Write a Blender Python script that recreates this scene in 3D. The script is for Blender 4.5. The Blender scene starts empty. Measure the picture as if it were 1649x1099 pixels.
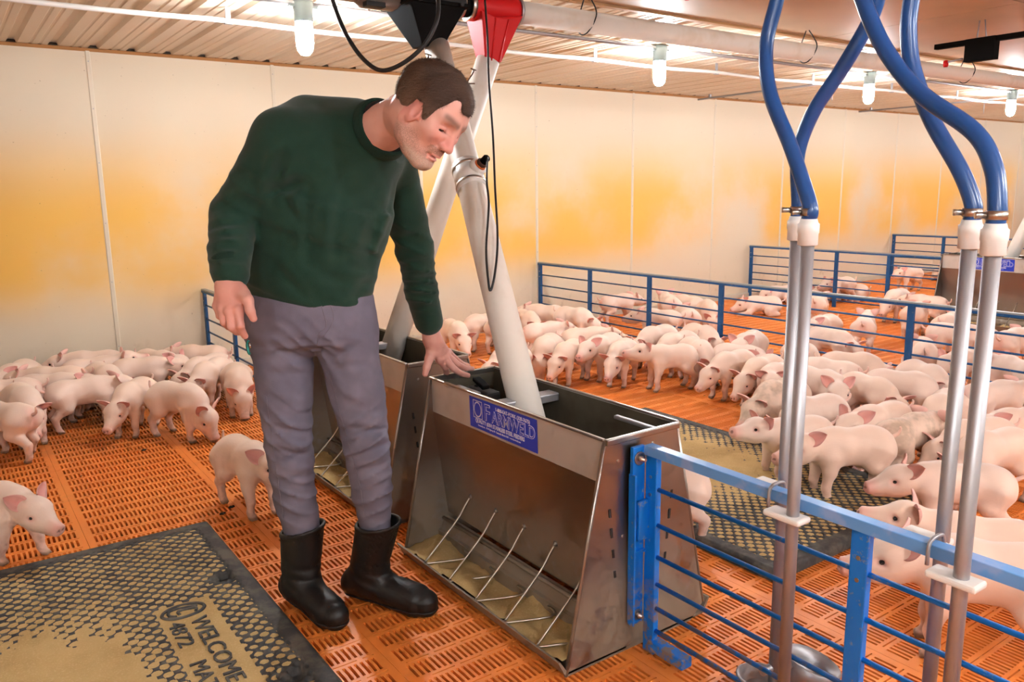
import bpy, bmesh, math, random
import numpy as np
from mathutils import Vector, Matrix

scene = bpy.context.scene
COL = scene.collection
PI = math.pi

# ------------------------------------------------------------------ camera, world, exposure
cam_data = bpy.data.cameras.new('camera')
cam = bpy.data.objects.new('camera', cam_data)
COL.objects.link(cam)
scene.camera = cam
cam_data.sensor_width = 36.0
cam_data.lens = 28.2021
cam_data.clip_start = 0.05
cam.matrix_world = Matrix([[0.814954, 0.119353, -0.567102, 0.0], [-0.579352, 0.143857, -0.802282, 0.0], [-0.014174, 0.982375, 0.186384, 1.29], [0.0, 0.0, 0.0, 1.0]])
world = bpy.data.worlds.new('world')
scene.world = world
world.use_nodes = True
world.node_tree.nodes['Background'].inputs[0].default_value = (0.9, 0.95, 1.0, 1)
world.node_tree.nodes['Background'].inputs[1].default_value = 0.15
scene.view_settings.view_transform = 'Standard'
scene.view_settings.look = 'None'
scene.view_settings.gamma = 1.0
scene.view_settings.use_curve_mapping = False
scene.view_settings.exposure = 2.58
BULB_STRENGTH = 80.0
try:
    scene.cycles.max_bounces = 5
    scene.cycles.diffuse_bounces = 3
    scene.cycles.glossy_bounces = 2
    scene.cycles.transmission_bounces = 1
    scene.cycles.transparent_max_bounces = 4
    scene.cycles.caustics_reflective = False
    scene.cycles.caustics_refractive = False
    scene.cycles.use_adaptive_sampling = True
    scene.cycles.adaptive_threshold = 0.05
    scene.cycles.adaptive_min_samples = 12
    scene.cycles.use_light_tree = False
    scene.cycles.sample_clamp_indirect = 8.0
except Exception:
    pass

# ------------------------------------------------------------------ helpers
def tag(o, label=None, cat=None, group=None, kind=None):
    if label: o['label'] = label
    if cat: o['category'] = cat
    if group: o['group'] = group
    if kind: o['kind'] = kind
    return o

def empty(name, loc=(0, 0, 0), rz=0.0):
    o = bpy.data.objects.new(name, None)
    COL.objects.link(o)
    o.location = loc
    o.rotation_euler = (0, 0, rz)
    o.empty_display_size = 0.05
    return o

def link(name, me, mat=None, parent=None, smooth=False):
    if mat is not None:
        me.materials.clear(); me.materials.append(mat)
    if smooth:
        me.polygons.foreach_set('use_smooth', [True] * len(me.polygons))
    o = bpy.data.objects.new(name, me)
    COL.objects.link(o)
    if parent is not None:
        o.parent = parent
    return o

def V3(a): return Vector(a)

class MB:
    """collects faces for one mesh"""
    def __init__(self): self.v = []; self.f = []; self.s = []
    def add(self, vs, fs, smooth=False):
        b = len(self.v); self.v += [tuple(x) for x in vs]
        for q in fs:
            self.f.append([b + i for i in q]); self.s.append(smooth)
        return self
    def hexa(self, p):
        """8 corners: bottom ring 0-3 counter-clockwise from above, top ring 4-7"""
        return self.add(p, [(3, 2, 1, 0), (4, 5, 6, 7), (0, 1, 5, 4), (1, 2, 6, 5), (2, 3, 7, 6), (3, 0, 4, 7)])
    def box(self, x0, x1, y0, y1, z0, z1):
        return self.hexa([(x0, y0, z0), (x1, y0, z0), (x1, y1, z0), (x0, y1, z0), (x0, y0, z1), (x1, y0, z1), (x1, y1, z1), (x0, y1, z1)])
    def obox(self, c, ax, ay, az, hx, hy, hz):
        c, ax, ay, az = V3(c), V3(ax).normalized() * hx, V3(ay).normalized() * hy, V3(az).normalized() * hz
        return self.hexa([c - ax - ay - az, c + ax - ay - az, c + ax + ay - az, c - ax + ay - az,
                          c - ax - ay + az, c + ax - ay + az, c + ax + ay + az, c - ax + ay + az])
    def tube(self, pts, r, n=10, caps=True, radii=None):
        pts = [V3(p) for p in pts]
        rings = []
        t0 = (pts[1] - pts[0]).normalized()
        up = Vector((0, 0, 1)) if abs(t0.z) < 0.9 else Vector((1, 0, 0))
        nrm = t0.cross(up).normalized()
        b = len(self.v)
        for i, p in enumerate(pts):
            t = (pts[min(i + 1, len(pts) - 1)] - pts[max(i - 1, 0)]).normalized()
            nrm = (nrm - t * nrm.dot(t)).normalized()
            bi = t.cross(nrm)
            rr = radii[i] if radii else r
            for k in range(n):
                a = 2 * PI * k / n
                self.v.append(tuple(p + (nrm * math.cos(a) + bi * math.sin(a)) * rr))
        for i in range(len(pts) - 1):
            for k in range(n):
                k2 = (k + 1) % n
                self.f.append([b + i * n + k, b + i * n + k2, b + (i + 1) * n + k2, b + (i + 1) * n + k]); self.s.append(True)
        if caps:
            self.f.append([b + k for k in range(n)][::-1]); self.s.append(False)
            e = b + (len(pts) - 1) * n
            self.f.append([e + k for k in range(n)]); self.s.append(False)
        return self
    def hollow(self, a, bb, r, wall, n=24):
        """open pipe with wall thickness"""
        a, bb = V3(a), V3(bb)
        t = (bb - a).normalized()
        up = Vector((0, 0, 1)) if abs(t.z) < 0.9 else Vector((1, 0, 0))
        u = t.cross(up).normalized(); w = t.cross(u)
        b = len(self.v)
        for p, rr in ((a, r), (bb, r), (bb, r - wall), (a, r - wall)):
            for k in range(n):
                an = 2 * PI * k / n
                self.v.append(tuple(p + (u * math.cos(an) + w * math.sin(an)) * rr))
        for i in range(4):
            for k in range(n):
                k2 = (k + 1) % n; j = (i + 1) % 4
                self.f.append([b + i * n + k, b + i * n + k2, b + j * n + k2, b + j * n + k]); self.s.append(i in (0, 2))
        return self
    def lathe(self, base, prof, n=20, axis=(0, 0, 1), cap0=True, cap1=True):
        base = V3(base); ax = V3(axis).normalized()
        up = Vector((0, 0, 1)) if abs(ax.z) < 0.9 else Vector((1, 0, 0))
        u = ax.cross(up).normalized(); w = ax.cross(u)
        b = len(self.v)
        for r, h in prof:
            for k in range(n):
                a = 2 * PI * k / n
                self.v.append(tuple(base + ax * h + (u * math.cos(a) + w * math.sin(a)) * r))
        for i in range(len(prof) - 1):
            for k in range(n):
                k2 = (k + 1) % n
                self.f.append([b + i * n + k, b + i * n + k2, b + (i + 1) * n + k2, b + (i + 1) * n + k]); self.s.append(True)
        if cap0: self.f.append([b + k for k in range(n)][::-1]); self.s.append(False)
        if cap1:
            e = b + (len(prof) - 1) * n
            self.f.append([e + k for k in range(n)]); self.s.append(False)
        return self
    def prism(self, poly, d):
        """poly: ordered 3-D points; d: extrusion vector"""
        d = V3(d); n = len(poly)
        vs = [V3(p) for p in poly] + [V3(p) + d for p in poly]
        fs = [tuple(range(n))[::-1], tuple(range(n, 2 * n))] + [(i, (i + 1) % n, n + (i + 1) % n, n + i) for i in range(n)]
        return self.add(vs, fs)
    def mesh(self, name):
        me = bpy.data.meshes.new(name)
        me.from_pydata(self.v, [], self.f)
        me.polygons.foreach_set('use_smooth', self.s)
        bm = bmesh.new(); bm.from_mesh(me)
        bmesh.ops.recalc_face_normals(bm, faces=bm.faces)
        bm.to_mesh(me); bm.free()
        me.update()
        return me
    def build(self, name, mat, parent=None, bevel=0.0):
        o = link(name, self.mesh(name), mat, parent)
        if bevel:
            m = o.modifiers.new('bevel', 'BEVEL'); m.width = bevel; m.segments = 2; m.limit_method = 'ANGLE'; m.angle_limit = 0.7
        return o

def spline(pts, n=8):
    """Catmull-Rom through pts"""
    P = [V3(p) for p in pts]
    P = [P[0] * 2 - P[1]] + P + [P[-1] * 2 - P[-2]]
    out = []
    for i in range(1, len(P) - 2):
        for k in range(n):
            t = k / n
            a, b, c, d = P[i - 1], P[i], P[i + 1], P[i + 2]
            out.append(0.5 * ((2 * b) + (c - a) * t + (2 * a - 5 * b + 4 * c - d) * t * t + (3 * b - a - 3 * c + d) * t ** 3))
    out.append(P[-2])
    return out

def copy_tree(o, parent=None):
    c = o.copy(); COL.objects.link(c)
    c.parent = parent
    if parent is not None: c.matrix_parent_inverse = o.matrix_parent_inverse.copy()
    for ch in list(o.children): copy_tree(ch, c)
    return c

def text_mesh(body, size, mat, parent, origin, right, up, depth=0.0006, align='LEFT', name='lettering', squeeze=1.0, offset=0.0, space=1.0):
    cu = bpy.data.curves.new('t', 'FONT')
    cu.body = body; cu.size = size; cu.align_x = align; cu.extrude = depth; cu.offset = offset; cu.space_character = space
    cu.resolution_u = 3
    t = bpy.data.objects.new('t', cu); COL.objects.link(t)
    dg = bpy.context.evaluated_depsgraph_get()
    me = bpy.data.meshes.new_from_object(t.evaluated_get(dg))
    bpy.data.objects.remove(t); bpy.data.curves.remove(cu)
    r, u = V3(right).normalized(), V3(up).normalized()
    n = r.cross(u)
    m = Matrix(((r.x * squeeze, u.x, n.x, origin[0]), (r.y * squeeze, u.y, n.y, origin[1]), (r.z * squeeze, u.z, n.z, origin[2]), (0, 0, 0, 1)))
    me.transform(m)
    return link(name, me, mat, parent)

# ------------------------------------------------------------------ signed-distance modelling (organic shapes)
def smin(a, b, k):
    h = np.clip(0.5 + 0.5 * (b - a) / k, 0, 1)
    return b * (1 - h) + a * h - k * h * (1 - h)
def smax(a, b, k): return -smin(-a, -b, k)
def rcone(P, a, b, ra, rb):
    a, b = np.array(a, float), np.array(b, float)
    ab = b - a
    t = np.clip(((P - a) @ ab) / max(ab @ ab, 1e-12), 0, 1)
    return np.linalg.norm(P - a - t[:, None] * ab, axis=1) - (ra + (rb - ra) * t)
def chain(P, pts, rr, k=0.0):
    d = None
    for i in range(len(pts) - 1):
        e = rcone(P, pts[i], pts[i + 1], rr[i], rr[i + 1])
        d = e if d is None else (np.minimum(d, e) if k == 0 else smin(d, e, k))
    return d
def ell(P, c, r, R=None):
    q = P - np.array(c, float)
    if R is not None: q = q @ np.array(R, float).T
    r = np.array(r, float)
    k0 = np.linalg.norm(q / r, axis=1); k1 = np.linalg.norm(q / (r * r), axis=1) + 1e-9
    return k0 * (k0 - 1) / k1
def etube(P, pts, lat, rl, rd, cap=0.02):
    """elliptic tube along a polyline; lat: lateral axis for each point"""
    pts = [np.array(p, float) for p in pts]; n = len(pts)
    best = np.full(len(P), 1e9); out = np.full(len(P), 1e9)
    for i in range(n - 1):
        a, b = pts[i], pts[i + 1]; ab = b - a; L = np.linalg.norm(ab); tdir = ab / L
        s = ((P - a) @ tdir); t = np.clip(s / L, 0, 1)
        c = a + np.clip(s, -0.05 if i > 0 else 0.0, L + (0.05 if i < n - 2 else 0.0))[:, None] * tdir
        q = P - c
        la = np.array(lat[i], float); lb = np.array(lat[i + 1], float)
        lv = la + t[:, None] * (lb - la)
        lv = lv - (lv @ tdir)[:, None] * tdir
        lv /= np.linalg.norm(lv, axis=1)[:, None]
        dv = np.cross(np.broadcast_to(tdir, lv.shape), lv)
        x = (q * lv).sum(1); y = (q * dv).sum(1); z = (q @ tdir)
        a1 = rl[i] + (rl[i + 1] - rl[i]) * t; b1 = rd[i] + (rd[i + 1] - rd[i]) * t
        k0 = np.sqrt((x / a1) ** 2 + (y / b1) ** 2) ; k1 = np.sqrt((x / a1 ** 2) ** 2 + (y / b1 ** 2) ** 2) + 1e-9
        d2 = np.where(k0 > 1e-6, k0 * (k0 - 1) / k1, -np.minimum(a1, b1))
        d = np.where(np.abs(z) > 1e-6, np.where(d2 > 0, np.sqrt(d2 * d2 + z * z), np.maximum(d2, np.abs(z))), d2)
        out = d if i == 0 else smin(out, d, 0.03)
    return out
def wob(P, f, seed=0):
    """cheap smooth noise -1..1"""
    r = np.random.RandomState(seed); o = np.zeros(len(P))
    for i in range(5):
        k = r.normal(size=3); k *= f * (0.7 + 0.8 * r.rand()) / np.linalg.norm(k)
        o += np.sin(P @ k + r.rand() * 6.28)
    return o / 3.0

def surface_net(fn, lo, hi, h):
    lo = np.array(lo, float); hi = np.array(hi, float)
    n = np.ceil((hi - lo) / h).astype(int) + 1
    ax = [lo[i] + h * np.arange(n[i]) for i in range(3)]
    G = np.stack(np.meshgrid(*ax, indexing='ij'), -1).reshape(-1, 3)
    # coarse pass first: only cells near the surface are evaluated on the fine grid
    K = 4
    if len(G) > 60000:
        nc = np.ceil((n - 1) / K).astype(int) + 1
        cx = [lo[i] + h * K * np.arange(nc[i]) for i in range(3)]
        CG = np.stack(np.meshgrid(*cx, indexing='ij'), -1).reshape(-1, 3)
        cv = np.concatenate([fn(CG[s:s + 300000]) for s in range(0, len(CG), 300000)]).reshape(nc)
        ii = [np.clip(np.round(np.arange(n[i]) / K).astype(int), 0, nc[i] - 1) for i in range(3)]
        near = cv[np.ix_(*ii)].reshape(-1)
        val = near.copy()
        todo = np.flatnonzero(np.abs(near) < h * K * 1.6 + 0.012)
        for s in range(0, len(todo), 300000):
            k = todo[s:s + 300000]; val[k] = fn(G[k])
    else:
        val = fn(G)
    val = val.reshape(n)
    ins = val < 0
    c = [ (i, j, k) for i in (0, 1) for j in (0, 1) for k in (0, 1)]
    def sl(a, o): return a[o[0]:n[0] - 1 + o[0], o[1]:n[1] - 1 + o[1], o[2]:n[2] - 1 + o[2]]
    cnt = np.zeros(n - 1, int)
    for o in c: cnt += sl(ins, o)
    act = (cnt > 0) & (cnt < 8)
    idx = np.full(n - 1, -1, int); idx[act] = np.arange(act.sum())
    I = np.argwhere(act)
    acc = np.zeros((len(I), 3)); m = np.zeros(len(I))
    for o in c:
        for d in range(3):
            if o[d]: continue
            o2 = list(o); o2[d] = 1
            va = val[I[:, 0] + o[0], I[:, 1] + o[1], I[:, 2] + o[2]]
            vb = val[I[:, 0] + o2[0], I[:, 1] + o2[1], I[:, 2] + o2[2]]
            cr = (va < 0) != (vb < 0)
            t = np.where(cr, va / np.where(va == vb, 1, va - vb), 0)
            p = np.array(o, float)[None].repeat(len(I), 0); p[:, d] += t
            acc += p * cr[:, None]; m += cr
    vert = lo + (I + acc / np.maximum(m, 1)[:, None]) * h
    faces = []
    for d in range(3):
        e = [slice(0, n[0]), slice(0, n[1]), slice(0, n[2])]
        a = val.take(range(0, n[d] - 1), d) < 0; b = val.take(range(1, n[d]), d) < 0
        ch = a != b
        u, v = (d + 1) % 3, (d + 2) % 3
        E = np.argwhere(ch)
        E = E[(E[:, u] > 0) & (E[:, v] > 0) & (E[:, u] < n[u] - 1) & (E[:, v] < n[v] - 1)]
        fl = a[E[:, 0], E[:, 1], E[:, 2]]
        q = []
        for du, dv in ((-1, -1), (0, -1), (0, 0), (-1, 0)):
            F = E.copy(); F[:, u] += du; F[:, v] += dv
            q.append(idx[F[:, 0], F[:, 1], F[:, 2]])
        q = np.stack(q, 1)
        q[~fl] = q[~fl][:, ::-1]
        faces.append(q)
    return vert, np.concatenate(faces)

def np_mesh(name, verts, faces, smooth=True):
    me = bpy.data.meshes.new(name)
    nf = len(faces); k = faces.shape[1]
    me.vertices.add(len(verts)); me.vertices.foreach_set('co', np.asarray(verts, np.float32).ravel())
    me.loops.add(nf * k); me.loops.foreach_set('vertex_index', faces.astype(np.int32).ravel())
    me.polygons.add(nf)
    me.polygons.foreach_set('loop_start', np.arange(0, nf * k, k, dtype=np.int32))
    me.polygons.foreach_set('use_smooth', [smooth] * nf)
    me.update(); me.validate()
    return me

def float_attr(me, name, arr):
    at = me.attributes.new(name, 'FLOAT', 'POINT')
    at.data.foreach_set('value', np.asarray(arr, np.float32))

# ------------------------------------------------------------------ materials
def srgb(r, g, b):
    f = lambda c: (c / 255 / 12.92) if c / 255 <= 0.04045 else ((c / 255 + 0.055) / 1.055) ** 2.4
    return (f(r), f(g), f(b), 1.0)

class Mat:
    def __init__(self, name, color=(0.8, 0.8, 0.8, 1), rough=0.5, metal=0.0, spec=0.5):
        self.m = bpy.data.materials.new(name); self.m.use_nodes = True
        self.nt = self.m.node_tree; self.N = self.nt.nodes; self.L = self.nt.links
        self.b = self.N['Principled BSDF']
        self.b.inputs['Base Color'].default_value = color
        self.b.inputs['Roughness'].default_value = rough
        self.b.inputs['Metallic'].default_value = metal
        self.b.inputs['Specular IOR Level'].default_value = spec
        self.col = None; self.base = color
        self._co = None
    def co(self, kind='Object'):
        if self._co is None: self._co = self.N.new('ShaderNodeTexCoord')
        return self._co.outputs[kind]
    def geo(self, out='Position'):
        return self.N.new('ShaderNodeNewGeometry').outputs[out]
    def math(self, op, a, b=None, c=None):
        n = self.N.new('ShaderNodeMath'); n.operation = op
        for i, x in enumerate((a, b, c)):
            if x is None: continue
            if hasattr(x, 'is_linked'): self.L.new(x, n.inputs[i])
            else: n.inputs[i].default_value = x
        return n.outputs[0]
    def noise(self, scale, detail=4, rough=0.55, vec=None, stretch=None, kind='Object', w=None):
        n = self.N.new('ShaderNodeTexNoise'); n.inputs['Scale'].default_value = scale
        n.inputs['Detail'].default_value = detail; n.inputs['Roughness'].default_value = rough
        v = vec if vec is not None else self.co(kind)
        if stretch:
            mp = self.N.new('ShaderNodeMapping'); mp.inputs['Scale'].default_value = stretch
            self.L.new(v, mp.inputs['Vector']); v = mp.outputs[0]
        self.L.new(v, n.inputs['Vector'])
        return n.outputs['Fac']
    def ramp(self, fac, lo, hi):
        n = self.N.new('ShaderNodeMapRange'); n.interpolation_type = 'SMOOTHSTEP'
        n.inputs['From Min'].default_value = lo; n.inputs['From Max'].default_value = hi
        self.L.new(fac, n.inputs['Value'])
        return n.outputs['Result']
    def attr(self, name):
        n = self.N.new('ShaderNodeAttribute'); n.attribute_name = name
        return n.outputs['Fac']
    def random(self):
        return self.N.new('ShaderNodeObjectInfo').outputs['Random']
    def xyz(self, vec):
        n = self.N.new('ShaderNodeSeparateXYZ'); self.L.new(vec, n.inputs[0]); return n.outputs
    def mix(self, fac, color, amount=None):
        n = self.N.new('ShaderNodeMix'); n.data_type = 'RGBA'
        if self.col is None: n.inputs[6].default_value = self.base
        else: self.L.new(self.col, n.inputs[6])
        n.inputs[7].default_value = color
        if amount is not None: fac = self.math('MULTIPLY', fac, amount)
        if hasattr(fac, 'is_linked'): self.L.new(fac, n.inputs[0])
        else: n.inputs[0].default_value = fac
        self.col = n.outputs[2]
        self.L.new(self.col, self.b.inputs['Base Color'])
        return self
    def rough(self, fac, a, b):
        n = self.N.new('ShaderNodeMapRange'); n.inputs['To Min'].default_value = a; n.inputs['To Max'].default_value = b
        self.L.new(fac, n.inputs['Value']); self.L.new(n.outputs[0], self.b.inputs['Roughness'])
        return self
    def metal(self, fac, a, b):
        n = self.N.new('ShaderNodeMapRange'); n.inputs['To Min'].default_value = a; n.inputs['To Max'].default_value = b
        self.L.new(fac, n.inputs['Value']); self.L.new(n.outputs[0], self.b.inputs['Metallic'])
        return self
    def bump(self, fac, strength=0.3, dist=0.002):
        n = self.N.new('ShaderNodeBump'); n.inputs['Strength'].default_value = strength; n.inputs['Distance'].default_value = dist
        self.L.new(fac, n.inputs['Height']); self.L.new(n.outputs[0], self.b.inputs['Normal'])
        return self
    def emit(self, color, strength):
        self.b.inputs['Emission Color'].default_value = color; self.b.inputs['Emission Strength'].default_value = strength
        return self

M = {}
def newmat(key, *a, **k):
    m = Mat(key, *a, **k); M[key] = m.m; return m

# wall panels: cream plastic with soft yellow patches that hang as clouds at mid height
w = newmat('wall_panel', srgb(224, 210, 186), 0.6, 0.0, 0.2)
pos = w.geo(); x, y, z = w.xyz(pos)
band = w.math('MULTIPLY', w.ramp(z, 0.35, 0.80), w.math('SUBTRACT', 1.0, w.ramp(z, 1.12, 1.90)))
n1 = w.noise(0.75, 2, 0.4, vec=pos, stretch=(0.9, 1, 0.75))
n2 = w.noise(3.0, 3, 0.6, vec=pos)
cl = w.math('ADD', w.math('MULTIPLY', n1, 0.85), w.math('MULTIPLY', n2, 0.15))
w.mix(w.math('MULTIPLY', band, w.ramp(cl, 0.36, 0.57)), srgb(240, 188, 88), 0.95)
lowd = w.math('SUBTRACT', 1.0, w.ramp(z, 0.02, 0.35))
w.mix(w.math('MULTIPLY', lowd, w.ramp(w.noise(9, 3, 0.7, vec=pos), 0.56, 0.74)), srgb(150, 118, 70), 0.5)
w.mix(w.ramp(w.noise(60, 2, 0.5, vec=pos), 0.74, 0.78), srgb(120, 90, 60), 0.6)
w.bump(w.noise(2.0, 2, 0.5, vec=pos), 0.15, 0.01)
newmat('batten', srgb(220, 208, 186), 0.45, 0.0, 0.3)
newmat('plain_wall', srgb(226, 216, 198), 0.5)

c = newmat('ceiling_steel', srgb(222, 206, 186), 0.36, 0.0, 0.6)
c.mix(c.ramp(c.noise(3.0, 3, 0.6, vec=c.geo(), stretch=(1, 0.25, 1)), 0.35, 0.75), srgb(206, 182, 154), 0.55)
c = newmat('ceiling_board', srgb(204, 178, 150), 0.55)
c.mix(c.ramp(c.noise(1.6, 3, 0.6, vec=c.geo()), 0.4, 0.7), srgb(186, 156, 128), 0.5)
newmat('ceiling_trim', srgb(176, 128, 80), 0.5)
newmat('dirt_dark', srgb(70, 60, 50), 0.9)

# orange slatted plastic floor
f = newmat('orange_plastic', srgb(252, 150, 68), 0.42)
pos = f.geo()
f.mix(f.ramp(f.noise(1.4, 3, 0.6, vec=pos), 0.35, 0.75), srgb(246, 128, 48), 0.6)
f.mix(f.ramp(f.noise(7.0, 3, 0.7, vec=pos), 0.57, 0.75), srgb(196, 128, 66), 0.35)
x, y, z = f.xyz(pos)
near_wall = f.math('MULTIPLY', f.ramp(y, 4.0, 5.6), f.math('SUBTRACT', 1.0, f.ramp(x, 1.5, 2.2)))
f.mix(f.math('MULTIPLY', near_wall, f.ramp(f.noise(5.0, 3, 0.7, vec=pos), 0.35, 0.6)), srgb(120, 84, 46), 0.75)
f.mix(f.ramp(f.noise(16.0, 3, 0.6, vec=pos), 0.70, 0.76), srgb(110, 84, 50), 0.8)
newmat('pit', srgb(92, 40, 18), 0.9)
newmat('concrete', srgb(206, 196, 178), 0.85)

s = newmat('stainless', srgb(160, 154, 148), 0.26, 1.0)
pos = s.geo(); x, y, z = s.xyz(pos)
gr = s.noise(1.0, 3, 0.5, vec=pos, stretch=(90, 3, 90))
dust = s.math('MULTIPLY', s.math('SUBTRACT', 1.0, s.ramp(z, 0.06, 0.46)), s.ramp(s.noise(7, 3, 0.7, vec=pos), 0.28, 0.52))
dust2 = s.ramp(s.noise(22, 3, 0.7, vec=pos, stretch=(1, 1, 0.3)), 0.62, 0.75)
d = s.math('MAXIMUM', s.math('MULTIPLY', dust, 0.85), s.math('MULTIPLY', dust2, 0.12))
s.mix(d, srgb(150, 132, 110))
s.metal(d, 1.0, 0.1)
s.rough(s.math('MAXIMUM', d, s.math('MULTIPLY', gr, 0.18)), 0.26, 0.8)
s = newmat('stainless_clean', srgb(196, 192, 186), 0.3, 1.0)
s.rough(s.noise(30, 3, 0.5), 0.22, 0.42)
s = newmat('galvanized', srgb(172, 172, 176), 0.42, 0.7)
s.rough(s.noise(40, 3, 0.5), 0.34, 0.56)
s = newmat('stainless_dull', srgb(206, 202, 196), 0.48, 0.5)
s.mix(s.ramp(s.noise(5, 3, 0.6, vec=s.geo()), 0.45, 0.7), srgb(184, 178, 168), 0.6)
newmat('chrome_rod', srgb(196, 190, 180), 0.3, 1.0)
s = newmat('hopper_inside', srgb(104, 96, 80), 0.6, 0.4)
s.mix(s.ramp(s.noise(6, 3, 0.6, vec=s.geo()), 0.4, 0.7), srgb(78, 72, 60), 0.7)
newmat('black_seam', srgb(52, 44, 40), 0.7)

b = newmat('blue_paint', srgb(8, 122, 222), 0.38)
pos = b.geo(); x, y, z = b.xyz(pos)
b.mix(b.ramp(b.noise(50, 3, 0.7, vec=pos), 0.60, 0.68), srgb(150, 150, 150), 0.55)
b.mix(b.math('MULTIPLY', b.math('SUBTRACT', 1.0, b.ramp(z, 0.05, 0.30)), b.ramp(b.noise(26, 3, 0.7, vec=pos), 0.45, 0.58)), srgb(140, 120, 96), 0.9)
b = newmat('dark_blue_paint', srgb(18, 84, 140), 0.42)
b.mix(b.ramp(b.noise(40, 3, 0.7, vec=b.geo()), 0.58, 0.70), srgb(130, 126, 120), 0.5)
b = newmat('blue_rail_sheen', srgb(104, 164, 230), 0.30)  # paler than the posts: reflected lamp light is put into the colour
b.mix(b.ramp(b.noise(14, 3, 0.6, vec=b.geo()), 0.48, 0.62), srgb(150, 176, 226), 0.7)
newmat('grey_rail_sheen_dust', srgb(150, 156, 160), 0.4, 0.3)  # blue rails turned grey: sheen and dust both put into the colour
newmat('hose_blue', srgb(36, 80, 142), 0.28)
newmat('white_plastic', srgb(238, 236, 232), 0.4)
p = newmat('pvc', srgb(236, 228, 218), 0.55, 0.0, 0.3)
p.mix(p.ramp(p.noise(6, 3, 0.6), 0.5, 0.75), srgb(214, 196, 172), 0.5)
newmat('black_plastic', srgb(20, 19, 19), 0.75, 0.0, 0.06)
newmat('dark_grey_plastic', srgb(52, 50, 50), 0.6, 0.0, 0.2)
newmat('red_plastic', srgb(204, 24, 26), 0.5, 0.0, 0.25)
newmat('motor_grey', srgb(132, 122, 116), 0.45, 0.3)
newmat('motor_brown', srgb(132, 100, 88), 0.45)
newmat('cord_black', srgb(30, 29, 30), 0.5)
newmat('rust_wire', srgb(90, 66, 54), 0.7, 0.3)
newmat('orange_ring', srgb(214, 110, 50), 0.5)
newmat('socket_grey', srgb(112, 124, 126), 0.5)
e = newmat('bulb_glow', srgb(255, 250, 240), 0.4); e.emit((0.90, 0.95, 1.0, 1), BULB_STRENGTH)
newmat('sticker_blue', srgb(36, 66, 204), 0.35)
newmat('sticker_white', srgb(226, 228, 240), 0.5)

m = newmat('rubber_mat', srgb(66, 66, 66), 0.7)
m.mix(m.ramp(m.noise(12, 3, 0.7, vec=m.geo()), 0.42, 0.68), srgb(112, 108, 98), 0.75)
m.bump(m.noise(220, 3, 0.6, vec=m.geo()), 0.5, 0.002)
g = newmat('feed_meal', srgb(208, 178, 120), 0.95)
g.mix(g.ramp(g.noise(5, 3, 0.6, vec=g.geo()), 0.4, 0.7), srgb(188, 156, 98), 0.7)
g.mix(g.ramp(g.noise(160, 3, 0.6, vec=g.geo()), 0.5, 0.7), srgb(222, 196, 146), 0.6)
g.bump(g.noise(300, 3, 0.7, vec=g.geo()), 0.6, 0.002)

k = newmat('pig_skin', srgb(242, 216, 200), 0.52)
k.mix(k.attr('pink'), srgb(226, 150, 140))
k.mix(k.ramp(k.noise(6, 3, 0.6), 0.5, 0.8), srgb(238, 200, 186), 0.5)
k.mix(k.ramp(k.random(), 0.3, 1.0), srgb(240, 204, 176), 0.35)
k.mix(k.math('MULTIPLY', k.attr('low'), k.ramp(k.noise(18, 3, 0.7), 0.40, 0.65)), srgb(170, 136, 104), 0.55)
k.mix(k.attr('hoof'), srgb(150, 120, 96))
k.mix(k.attr('dark'), srgb(120, 70, 66))
k.b.inputs['Subsurface Weight'].default_value = 0.0
k.b.inputs['Sheen Weight'].default_value = 0.25
k.b.inputs['Sheen Roughness'].default_value = 0.5
k.bump(k.noise(160, 3, 0.6, stretch=(0.35, 1, 1)), 0.25, 0.002)
k = newmat('pig_skin_dirty', srgb(236, 208, 188), 0.6)
k.mix(k.attr('pink'), srgb(226, 150, 140))
k.mix(k.ramp(k.noise(11, 3, 0.7), 0.40, 0.66), srgb(166, 142, 116), 0.55)
k.mix(k.attr('hoof'), srgb(140, 112, 90))
k.mix(k.attr('dark'), srgb(110, 66, 62))
k = newmat('pig_ear', srgb(242, 196, 184), 0.55)
k.mix(k.attr('pink'), srgb(228, 154, 144))
k.b.inputs['Subsurface Weight'].default_value = 0.0
newmat('pig_eye', srgb(28, 22, 24), 0.15)

k = newmat('skin', srgb(224, 170, 154), 0.5)
k.mix(k.attr('red'), srgb(218, 138, 128), 0.8)
k.mix(k.ramp(k.noise(14, 3, 0.6), 0.45, 0.75), srgb(230, 182, 164), 0.5)
k.mix(k.math('MULTIPLY', k.attr('beard'), k.ramp(k.noise(700, 2, 0.6), 0.30, 0.62)), srgb(128, 96, 78))
k.mix(k.math('MULTIPLY', k.attr('grey'), k.ramp(k.noise(600, 2, 0.6), 0.32, 0.6)), srgb(206, 190, 174))
k.mix(k.attr('brow'), srgb(104, 76, 60), 0.75)
k.mix(k.attr('dark'), srgb(120, 62, 54))
k.bump(k.noise(120, 3, 0.6), 0.15, 0.002)
k.b.inputs['Subsurface Weight'].default_value = 0.0
h = newmat('hair', srgb(74, 52, 40), 0.6)
h.mix(h.ramp(h.noise(6, 3, 0.5), 0.4, 0.7), srgb(104, 78, 60), 0.7)
h.mix(h.attr('grey'), srgb(140, 112, 92), 0.8)
h.bump(h.noise(60, 3, 0.7, stretch=(1, 1, 5)), 0.9, 0.006)
s = newmat('sweater_green', srgb(14, 52, 38), 0.9)
s.mix(s.ramp(s.noise(5, 3, 0.6), 0.4, 0.75), srgb(24, 64, 48), 0.5)
s.bump(s.noise(420, 2, 0.6), 0.5, 0.002)
s.b.inputs['Sheen Weight'].default_value = 0.15
s = newmat('sweater_rib', srgb(12, 46, 34), 0.9)
s.bump(s.noise(300, 2, 0.6, stretch=(1, 1, 0.1)), 0.6, 0.003)
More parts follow.
